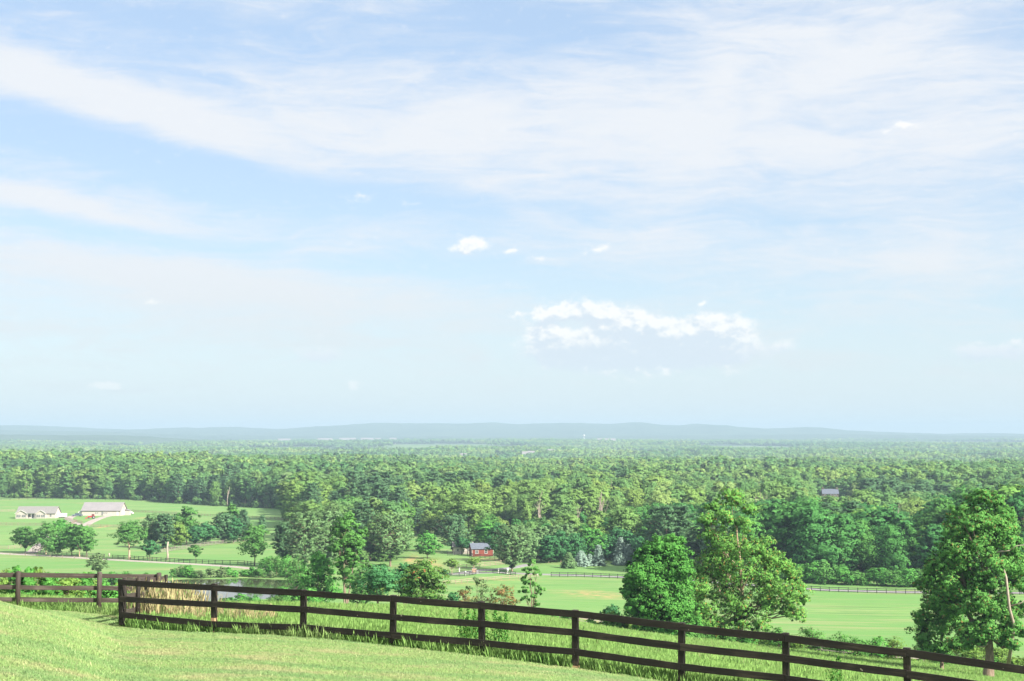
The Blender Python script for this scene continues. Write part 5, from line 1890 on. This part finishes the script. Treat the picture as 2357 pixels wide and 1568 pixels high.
far_fence('brown fence under the row of drive trees', [(75, 1271), (100, 1275), (150, 1279), (200, 1282), (240, 1284)], 2.8, 1.35, 'old_rail')
far_fence('brown fence beside the lane under the clump of pasture trees', [(258, 1286), (300, 1288), (360, 1292), (420, 1296), (500, 1299), (560, 1300), (585, 1303)], 2.8, 1.35, 'black_rail')
far_fence('brown fence climbing behind the pale dead stump', [(350, 1276), (400, 1267), (463, 1258), (520, 1250), (570, 1245)], 2.8, 1.35, 'old_rail')
far_fence('thin tan fence along the near side of the gravel lane', [(-80, 1273), (0, 1279), (60, 1281), (130, 1285), (200, 1289)], 6.5, 1.2, 'tan_rail', 1, pw=.14, rh=.08)
far_fence('tan fence in front of the cream house', [(-60, 1209), (0, 1209), (70, 1209.5), (147, 1211), (165, 1207), (176, 1201)], 3.2, 1.3, 'tan_rail')
far_fence('tan fence on the left from the lane to the drive', [(-60, 1264), (20, 1264), (50, 1261), (75, 1254)], 3.2, 1.3, 'tan_rail')
far_fence('tan fence right of the farm drive below the barn', [(200, 1213), (260, 1214), (330, 1215), (393, 1215)], 3.4, 1.3, 'tan_rail')
far_fence('tan fence behind the cream house', [(-60, 1179), (0, 1178), (35, 1177)], 3.6, 1.3, 'tan_rail')
far_fence('tan fence from the barn across the long field', [(304, 1178), (360, 1181), (450, 1187), (560, 1192), (675, 1198)], 3.6, 1.3, 'tan_rail')
far_fence('tan fence left of the farm drive by the cream house', [(148, 1196), (165, 1200), (180, 1203), (190, 1206)], 3.0, 1.3, 'tan_rail')
far_fence('dark fence along the foot of the long wood', [(-60, 1152), (100, 1150), (300, 1153), (420, 1158), (560, 1166), (668, 1172)], 6.0, 1.5, 'black_rail', 2)
far_fence('dark fence at the foot of the wood across the right field', [(1860, 1337), (1960, 1341), (2080, 1343)], 3.2, 1.4, 'black_rail', 2)
wl = [((px - PCX) / F * (180 - 6 * math.sin(px / 140)), 180 - 6 * math.sin(px / 140)) for px in range(1240, 2380, 40)]
far_fence('old bleached grey rail fence lost in the bushes below the slope', None, 2.6, 1.05, 'old_rail', 2, world=wl, pw=.13, rh=.12)

# ------------------------------------------------------------------ buildings
def window(mb_loc, w, h, parent, axis='y', shutters=False, name='window', frame='trim', out=-1):
    """a framed window standing proud of its wall; mb_loc is its centre on the wall face"""
    x, y, z = mb_loc
    m = MB()
    t = .09
    def bx(a0, a1, z0, z1, p0, p1, mm):
        if axis == 'y':
            m.box(a0, a1, min(p0 * out, p1 * out), max(p0 * out, p1 * out), z0, z1, mm)
        else:
            m.box(min(p0 * out, p1 * out), max(p0 * out, p1 * out), a0, a1, z0, z1, mm)
    bx(-w / 2 - t, w / 2 + t, h / 2, h / 2 + t, 0, .08, 0)
    bx(-w / 2 - t, w / 2 + t, -h / 2 - t, -h / 2, 0, .10, 0)
    bx(-w / 2 - t, -w / 2, -h / 2, h / 2, 0, .08, 0)
    bx(w / 2, w / 2 + t, -h / 2, h / 2, 0, .08, 0)
    bx(-w / 2, w / 2, -.025, .025, .03, .06, 0)
    bx(-.025, .025, -h / 2, -.026, .03, .06, 0)
    bx(-.025, .025, .026, h / 2, .03, .06, 0)
    o = m.build(name, [M[frame]], parent)
    o.location = (x, y, z)
    g = MB()
    if axis == 'y':
        g.box(-w / 2, w / 2, min(.01 * out, .025 * out), max(.01 * out, .025 * out), -h / 2, h / 2)
    else:
        g.box(min(.01 * out, .025 * out), max(.01 * out, .025 * out), -w / 2, w / 2, -h / 2, h / 2)
    g.build('pane', [M['glass']], o)
    if shutters:
        for s in (-1, 1):
            q = MB()
            c = s * (w / 2 + t + .19)
            q.box(c - .16, c + .16, -.06, -.002, -h / 2 - .05, h / 2 + .05)
            q.build('shutter', [M['shutter']], o)
    return o


def gable_roof(m, x0, x1, y0, y1, ze, zr, over=.45, th=.18, axis='x', mi=0):
    """two slabs meeting at the ridge; axis: the direction of the ridge"""
    if axis == 'x':
        ym = (y0 + y1) / 2
        sl = (zr - ze) / (ym - y0)
        a = [(y0 - over, ze - over * sl), (ym, zr), (ym, zr + th), (y0 - over, ze - over * sl + th)]
        b_ = [(ym, zr), (y1 + over, ze - over * sl), (y1 + over, ze - over * sl + th), (ym, zr + th)]
        m.prism(a, 'x', x0 - over, x1 + over, mi)
        m.prism(b_, 'x', x0 - over, x1 + over, mi)
    else:
        xm = (x0 + x1) / 2
        sl = (zr - ze) / (xm - x0)
        a = [(x0 - over, ze - over * sl), (xm, zr), (xm, zr + th), (x0 - over, ze - over * sl + th)]
        b_ = [(xm, zr), (x1 + over, ze - over * sl), (x1 + over, ze - over * sl + th), (xm, zr + th)]
        m.prism(a, 'y', y0 - over, y1, mi)
        m.prism(b_, 'y', y0 - over, y1, mi)


# cream ranch house
x, y, z = hit(35.5, 1194, 300)
root = empty('ranch_house', (x, y + 1.6, z))
tag(root, 'long cream ranch house with two front gables and a grey shingle roof', 'house')
m = MB()
W_, D_ = 20.8, 9.0
m.prism([(0.02, -.5), (D_, -.5), (D_, 2.9), (D_ / 2, 6.1), (0.02, 2.9)], 'x', 0.02, W_)
for a, b_ in ((0, 6.0), (10.9, 16.1)):
    m.prism([(a, -.5), (b_, -.5), (b_, 2.8), ((a + b_) / 2, 4.45), (a, 2.8)], 'y', -1.5, 3.5)
m.build('wall', [M['siding']], root)
m = MB()
gable_roof(m, 0, W_, 0, D_, 2.92, 6.15)
m.build('roof', [M['shingle']], root)
for a, b_ in ((0, 6.0), (10.9, 16.1)):
    m = MB()
    xm = (a + b_) / 2
    sl = (4.5 - 2.82) / (xm - a)
    for s in (-1, 1):
        e = xm + s * ((b_ - a) / 2 + .35)
        ze = 2.82 - .35 * sl
        pr = [(e, ze), (xm, 4.5), (xm, 4.66), (e, ze + .16)]
        m.prism(pr if s > 0 else pr[::-1], 'y', -1.9, 2.8)
    m.build('gable_roof', [M['shingle']], root)
    m = MB()
    for s in (-1, 1):
        e = xm + s * ((b_ - a) / 2 + .37)
        ze = 2.82 - .37 * sl
        m.prism([(e, ze - .06), (xm, 4.45), (xm, 4.70), (e, ze + .19)], 'y', -1.98, -1.905)
    m.build('bargeboard', [M['trim']], root)
    for k in range(4):
        window((a + (b_ - a) * (.2 + .2 * k), -1.5, 1.45), .62, 1.35, root, shutters=k in (0, 3))
for k, xx in enumerate((7.2, 9.9)):
    window((xx, 0.02, 1.5), .8, 1.3, root, shutters=True)
m = MB()
m.box(8.15, 8.95, -.06, .015, 0.1, 2.2)
m.build('door', [M['shutter']], root)
m = MB()
m.box(6.01, 10.89, -1.6, -.005, -.4, .1)
m.build('porch_floor', [M['trim']], root)
for xx in (6.4, 8.4, 10.4):
    MB().box(xx - .09, xx + .09, -1.5, -1.32, .101, 2.5).build('porch_post', [M['trim']], root)
MB().box(6.01, 10.89, -1.55, -1.3, 2.501, 2.75).build('porch_beam', [M['trim']], root)
MB().prism([(-1.75, 2.76), (0, 3.05), (0, 3.2), (-1.75, 2.9)], 'x', 6.4, 10.5).build('porch_roof', [M['shingle']], root)
for yy in (2.2, 4.6, 6.8):
    window((W_, yy, 1.6), .8, 1.2, root, axis='x', out=1)
window((18.4, .02, 1.6), .9, 1.2, root)

# long barn
x, y, z = hit(188, 1187, 300)
root = empty('barn', (x, y, z))
tag(root, 'long cream barn with a wide pale grey metal roof', 'barn')
W_, D_ = 21.8, 13.0
m = MB()
m.prism([(0, -.6), (D_, -.6), (D_, 2.9), (D_ / 2, 7.0), (0, 2.9)], 'x', 0, W_)
m.build('wall', [M['siding']], root)
m = MB()
gable_roof(m, 0, W_, 0, D_, 2.95, 7.08, over=.5)
m.build('roof', [M['tin']], root)
for xx in (8.0, 9.0, 12.2, 13.2, 14.2):
    window((xx, 0, 1.5), .5, .8, root)
m = MB()
m.box(11.2, 11.9, -.06, -.003, .1, 2.1)
m.build('door', [M['shutter']], root)
m = MB()
m.box(W_ + .003, W_ + .08, 4.7, 8.3, 0, 3.2)
m.build('barn_door', [M['trim']], root)
window((W_, 6.5, 4.4), 1.1, 1.1, root, axis='x', out=1)
m = MB()
m.box(W_ + .002, W_ + 2.6, 9.0, 12.8, -.5, 2.3)
m.build('lean_to', [M['siding']], root)
MB().prism([(W_ - .0 + .003, 2.9), (W_ + 2.9, 2.31), (W_ + 2.9, 2.45), (W_ + .003, 3.05)], 'y', 8.7, 13.1).build('lean_to_roof', [M['tin']], root)
MB().box(19.6, 20.8, -.07, -.003, 0.0, 2.2).build('door', [M['trim']], root)

# red shed with slate roof
x, y, z = hit(1086, 1281, 400)
root = empty('shed', (x, y, z), R(14))
tag(root, 'small red board shed with a slate blue roof and two white framed windows', 'shed')
m = MB()
m.prism([(0, -.6), (4.6, -.6), (4.6, 2.7), (2.3, 4.3), (0, 2.7)], 'x', 0, 7.6)
m.build('wall', [M['red_wall']], root)
m = MB()
gable_roof(m, 0, 7.6, 0, 4.6, 2.74, 4.36, over=.35, th=.12)
m.build('roof', [M['slate']], root)
for xx in (1.7, 5.0):
    window((xx, 0, 1.55), .95, 1.05, root)
m = MB()
m.box(-.03, .09, -.03, -.002, -.1, 2.6)
m.box(7.5, 7.63, -.03, -.002, -.1, 2.6)
m.build('corner_trim', [M['trim']], root)
MB().box(-.06, -.003, 1.6, 2.5, .05, 2.1).build('door', [M['shutter']], root)
# tan building beside it
x, y, z = hit(1042, 1277, 400)
root = empty('shed', (x, y + 3, z), R(4))
tag(root, 'low cream building half hidden by dark trees left of the red shed', 'shed')
m = MB()
m.prism([(0, -.6), (5.4, -.6), (5.4, 2.5), (2.7, 3.9), (0, 2.5)], 'x', 0, 7.0)
m.build('wall', [M['siding']], root)
m = MB()
gable_roof(m, 0, 7.0, 0, 5.4, 2.54, 3.95, over=.35, th=.12)
m.build('roof', [M['shingle']], root)
for xx in (1.6, 3.6, 5.4):
    window((xx, 0, 1.4), .7, .9, root)
# stone house beyond the right wood
x, y, z = at(1889, 1000)
zt = zat(1905, 1126, 1000) - z
root = empty('stone_house', (x, y, z), R(-6))
tag(root, 'dark stone house with a slate roof and end chimneys among the distant trees', 'house')
m = MB()
W_, D_ = 11.0, 8.0
ze = zt - 3.2
m.prism([(0, -1), (D_, -1), (D_, ze), (D_ / 2, zt - .2), (0, ze)], 'x', 0, W_)
m.build('wall', [M['stone']], root)
m = MB()
gable_roof(m, 0, W_, 0, D_, ze + .05, zt - .1, over=.3)
m.build('roof', [M['slate']], root)
for xx in (.1, W_ - 1.2):
    MB().box(xx, xx + 1.1, D_ / 2 - .5, D_ / 2 + .5, zt - 1.2, zt + 1.2).build('chimney', [M['stone']], root)
for zz in (ze - 1.4, ze - 4.2, ze - 7.0):
    for xx in (1.6, 3.6, 5.6, 7.6, 9.4):
        window((xx, 0, zz), .9, 1.5, root)

# houses and long sheds far out on the plain, and the water tower
FAR = ((622, 1009, 4360, 40), (655, 1008, 6910, 60), (748, 1010, 6910, 70), (800, 1010, 6995, 80), (845, 1010, 6910, 60), (905, 1008, 7165, 36), (870, 1008, 7420, 30),
       (1380, 1010, 6400, 24), (1395, 1011, 6400, 20), (1410, 1010, 6485, 22), (1110, 1033, 3255, 26), (1066, 1036, 3255, 16), (1210, 1036, 3425, 18), (1222, 1034, 3510, 16), (1322, 1020, 4700, 22), (1345, 1021, 4700, 20),
       (290, 1008, 7505, 50), (320, 1012, 5550, 24), (1268, 1030, 3680, 18), (970, 1018, 5210, 24), (2010, 1032, 3510, 20), (1985, 1033, 3425, 16))
for i, (px, py, d, w) in enumerate(FAR):
    x, y, z = at(px, d)
    zt = z + (9 if forest_in(np.array([x]), np.array([y]))[0] < 0 else 30 if d > 4200 else 22)
    h = zt - z
    root = empty('distant_building', (x - w / 2, y, z))
    tag(root, ('long pale warehouse' if w > 34 else 'tiny pale building') + ' far out on the plain, ' + ('above the long barn' if px < 500 else 'left of the centre' if px < 1000 else 'nearer and left of the water tower' if d < 4000 and px < 1300 else 'near the water tower' if px < 1420 else 'far right'), 'building', 'pale buildings far out on the plain')
    m = MB()
    m.prism([(0, -2), (w * .4, -2), (w * .4, h * .75), (w * .2, h), (0, h * .75)], 'x', 0, w)
    m.build('wall', [M['white']], root)
    m = MB()
    gable_roof(m, 0, w, 0, w * .4, h * .75 + .1, h + .1, over=.6, th=.3)
    m.build('roof', [M['tin']], root)
x, y, z = at(1343, 7600)
zt = zat(1343, 1000.5, 7600) - z
root = empty('water_tower', (x, y, z))
tag(root, 'tiny white water tower at the foot of the far blue hills', 'water tower')
MB().tube([(0, 0, -2), (0, 0, zt - 9)], [2.2, 1.8], 10).build('column', [M['white']], root, smooth=True)
MB().tube([(0, 0, zt - 9), (0, 0, zt - 7.5), (0, 0, zt - 3), (0, 0, zt - 1), (0, 0, zt)], [2.5, 6.5, 8.0, 6.0, 1.5], 14).build('tank', [M['white']], root, smooth=True)

# ------------------------------------------------------------------ vehicles
def wheels(root, xs, ys, r, w):
    for xx in xs:
        for yy in ys:
            o = MB().wheel((0, 0, 0), r, w, 'y').build('wheel', [M['tyre']], root, smooth=False, loc=(xx, yy, r))
            MB().wheel((0, 0, 0), r * .55, w * 1.06, 'y', 10).build('rim', [M['rim']], o)


x, y, z = hit(178, 1189, 300)
root = empty('pickup_truck', (x, y, z), R(38))
tag(root, 'dark blue and white pickup truck parked left of the barn', 'pickup truck')
m = MB()
m.prism([(-2.9, .45), (2.7, .45), (2.7, 1.15), (.9, 1.15), (.55, 1.85), (-.75, 1.85), (-1.35, 1.2), (-2.75, 1.05), (-2.95, .8)], 'y', -.95, .95)
m.build('body', [M['navy']], root, bevel=.05)
m = MB()
m.prism([(-.72, 1.25), (-.60, 1.75), (.45, 1.75), (.70, 1.25)], 'y', -.965, -.952)
m.prism([(-.72, 1.25), (-.60, 1.75), (.45, 1.75), (.70, 1.25)], 'y', .952, .965)
m.add([(-1.37, -.8, 1.24), (-1.37, .8, 1.24), (-.81, .72, 1.84), (-.81, -.72, 1.84)], [(0, 1, 2, 3)])
m.build('window', [M['glass']], root)
MB().box(-3.02, -2.93, -.9, .9, .42, .62).build('bumper', [M['rim']], root)
for s in (-.72, .72):
    MB().box(-2.99, -2.93, s - .16, s + .16, .72, .92).build('headlight', [M['white']], root)
wheels(root, (-1.95, 1.75), (-.92, .92), .42, .28)
x, y, z = hit(190, 1186.5, 300)
root = empty('horse_trailer', (x, y, z), R(12))
tag(root, 'white horse trailer hitched behind the pickup beside the barn', 'trailer')
m = MB()
m.prism([(-2.4, .5), (2.4, .5), (2.4, 2.7), (-1.5, 2.7), (-2.4, 1.9)], 'y', -1.1, 1.1)
m.build('body', [M['white']], root, bevel=.08)
m = MB()
for k in range(3):
    m.box(-.9 + k * 1.1, -.3 + k * 1.1, -1.12, -1.102, 1.9, 2.2)
m.build('window', [M['glass']], root)
m = MB()
m.prism([(-3.4, .52), (-2.41, .52), (-2.41, .68), (-3.4, .62)], 'y', -.08, .08)
m.build('hitch', [M['rim']], root)
wheels(root, (.2, 1.1), (-1.08, 1.08), .36, .22)
x, y, z = hit(143, 1192, 300)
root = empty('box_trailer', (x, y, z), R(-4))
tag(root, 'white enclosed box trailer parked right of the cream house', 'trailer')
m = MB()
m.prism([(-2.3, .5), (2.3, .5), (2.3, 2.5), (-2.0, 2.5), (-2.3, 2.2)], 'y', -1.05, 1.05)
m.build('body', [M['white']], root, bevel=.06)
m = MB()
m.prism([(2.31, .52), (3.3, .52), (3.3, .60), (2.31, .66)], 'y', -.08, .08)
m.build('hitch', [M['rim']], root)
MB().box(.6, 1.3, -1.075, -1.052, .7, 2.2).build('door', [M['trim']], root)
wheels(root, (-.1, .75), (-1.03, 1.03), .35, .2)
x, y, z = hit(210, 1194, 300)
root = empty('tractor', (x, y, z), R(24))
tag(root, 'red farm tractor with a front loader on the grass before the barn', 'tractor')
m = MB()
m.prism([(-1.9, .75), (.1, .75), (.1, 1.55), (-.2, 1.6), (-1.8, 1.35), (-1.95, 1.1)], 'y', -.38, .38)
m.build('bonnet', [M['red_paint']], root, bevel=.05)
m = MB()
m.box(.11, 1.5, -.62, .62, .9, 1.35)
m.build('body', [M['red_paint']], root, bevel=.04)
m = MB()
m.prism([(.15, 1.36), (1.45, 1.36), (1.4, 2.35), (.3, 2.35)], 'y', -.58, .58)
m.build('cab', [M['glass']], root)
m = MB()
m.box(.15, 1.55, -.68, .68, 2.36, 2.5)
m.build('cab_roof', [M['red_paint']], root, bevel=.05)
m = MB()
for s in (-1, 1):
    m.tube([(.3, s * .55, 1.2), (-1.4, s * .6, 1.3), (-2.5, s * .6, .55)], [.07, .07, .06], 6)
m.build('loader_arm', [M['red_paint']], root)
m = MB()
m.prism([(-2.5, .25), (-2.5, .8), (-2.75, .8), (-3.2, .2), (-2.6, .1)], 'y', -.95, .95)
m.build('bucket', [M['red_paint']], root)
m = MB()
for s in (-1, 1):
    m.prism([(.35, 1.36), (.5, 1.72), (1.1, 1.85), (1.7, 1.6), (1.8, 1.2), (1.7, 1.2), (1.6, 1.5), (1.1, 1.72), (.6, 1.6)], 'y', *sorted((s * .6, s * 1.05)))
m.build('fender', [M['red_paint']], root)
for s in (-.85, .85):
    o = MB().wheel((0, 0, 0), .80, .42, 'y').build('rear_wheel', [M['tyre']], root, loc=(1.1, s, .80))
    MB().wheel((0, 0, 0), .42, .45, 'y', 12).build('rim', [M['rim']], o)
for s in (-.7, .7):
    o = MB().wheel((0, 0, 0), .48, .3, 'y').build('front_wheel', [M['tyre']], root, loc=(-1.25, s, .48))
    MB().wheel((0, 0, 0), .26, .32, 'y', 12).build('rim', [M['rim']], o)
x, y, z = hit(299, 1183.5, 300)
root = empty('car', (x, y, z), R(160))
tag(root, 'small white car at the right end of the barn', 'car')
m = MB()
m.prism([(-2.1, .35), (2.1, .35), (2.15, .75), (1.9, .95), (1.2, 1.0), (.6, 1.42), (-.9, 1.45), (-1.6, 1.0), (-2.1, .9)], 'y', -.85, .85)
m.build('body', [M['white']], root, bevel=.08)
m = MB()
for s in (-1, 1):
    m.prism([(-1.45, 1.0), (-.85, 1.38), (.5, 1.36), (1.05, 1.0)], 'y', *sorted((s * .852, s * .862)))
m.build('window', [M['glass']], root)
wheels(root, (-1.3, 1.3), (-.8, .8), .32, .2)

# ------------------------------------------------------------------ lane gate furniture
for px, py, d_, lab in ((1071, 1325, 1.35, 'white domed gatepost on the lane left of the brick pier'), (1168, 1321, 1.75, 'white domed gatepost standing alone left of the slender tree'), (1237, 1324, 1.6, 'white domed gatepost half hidden by the slender tree')):
    x, y, z = hit(px, py, 300)
    root = empty('gatepost', (x, y, z))
    tag(root, lab, 'gatepost')
    MB().box(-.13, .13, -.13, .13, -.2, d_ * .55).build('post', [M['trim']], root)
    MB().tube([(0, 0, d_ * .551), (0, 0, d_ * .6), (0, 0, d_ * .85), (0, 0, d_ * .93), (0, 0, d_)], [.18, .34, .34, .2, .03], 10).build('cap', [M['white']], root)
x, y, z = hit(1091, 1319, 300)
root = empty('gate_pier', (x, y, z))
tag(root, 'low tan brick gate pier under the right vase shaped tree', 'pier')
MB().box(-.65, .65, -.5, .5, -.3, 1.25).build('pier', [M['brick']], root, bevel=.02)
MB().box(-.75, .75, -.6, .6, 1.251, 1.4).build('capstone', [M['gravel']], root, bevel=.02)
for px, py in ((1057, 1318), (1147, 1320)):
    x, y, z = hit(px, py, 300)
    m = MB()
    m.box(-.14, .14, -.14, .14, -.2, 1.3)
    m.prism([(-.2, 1.301), (.2, 1.301), (0, 1.5)], 'y', -.2, .2)
    o = m.build('marker_post', [M['trim']], None, loc=(x, y, z))
    tag(o, 'small white marker post behind the left vase shaped tree' if px < 1100 else 'small pale marker post on the lane right of the brick pier', 'post')

# ------------------------------------------------------------------ the air
m_, b, out = new_mat('haze')
pv = b.n('ShaderNodeVolumePrincipled')
pv.inputs['Color'].default_value = HAZE_COL
pv.inputs['Density'].default_value = HAZE_DENS
pv.inputs['Anisotropy'].default_value = 0.0
b.L.new(pv.outputs[0], out.inputs['Volume'])
MBh = MB().box(-12500, 12500, -400, 17500, Z0 - 110, Z0 + 140)
hz = MBh.build('haze', [m_])
tag(hz, kind='stuff')
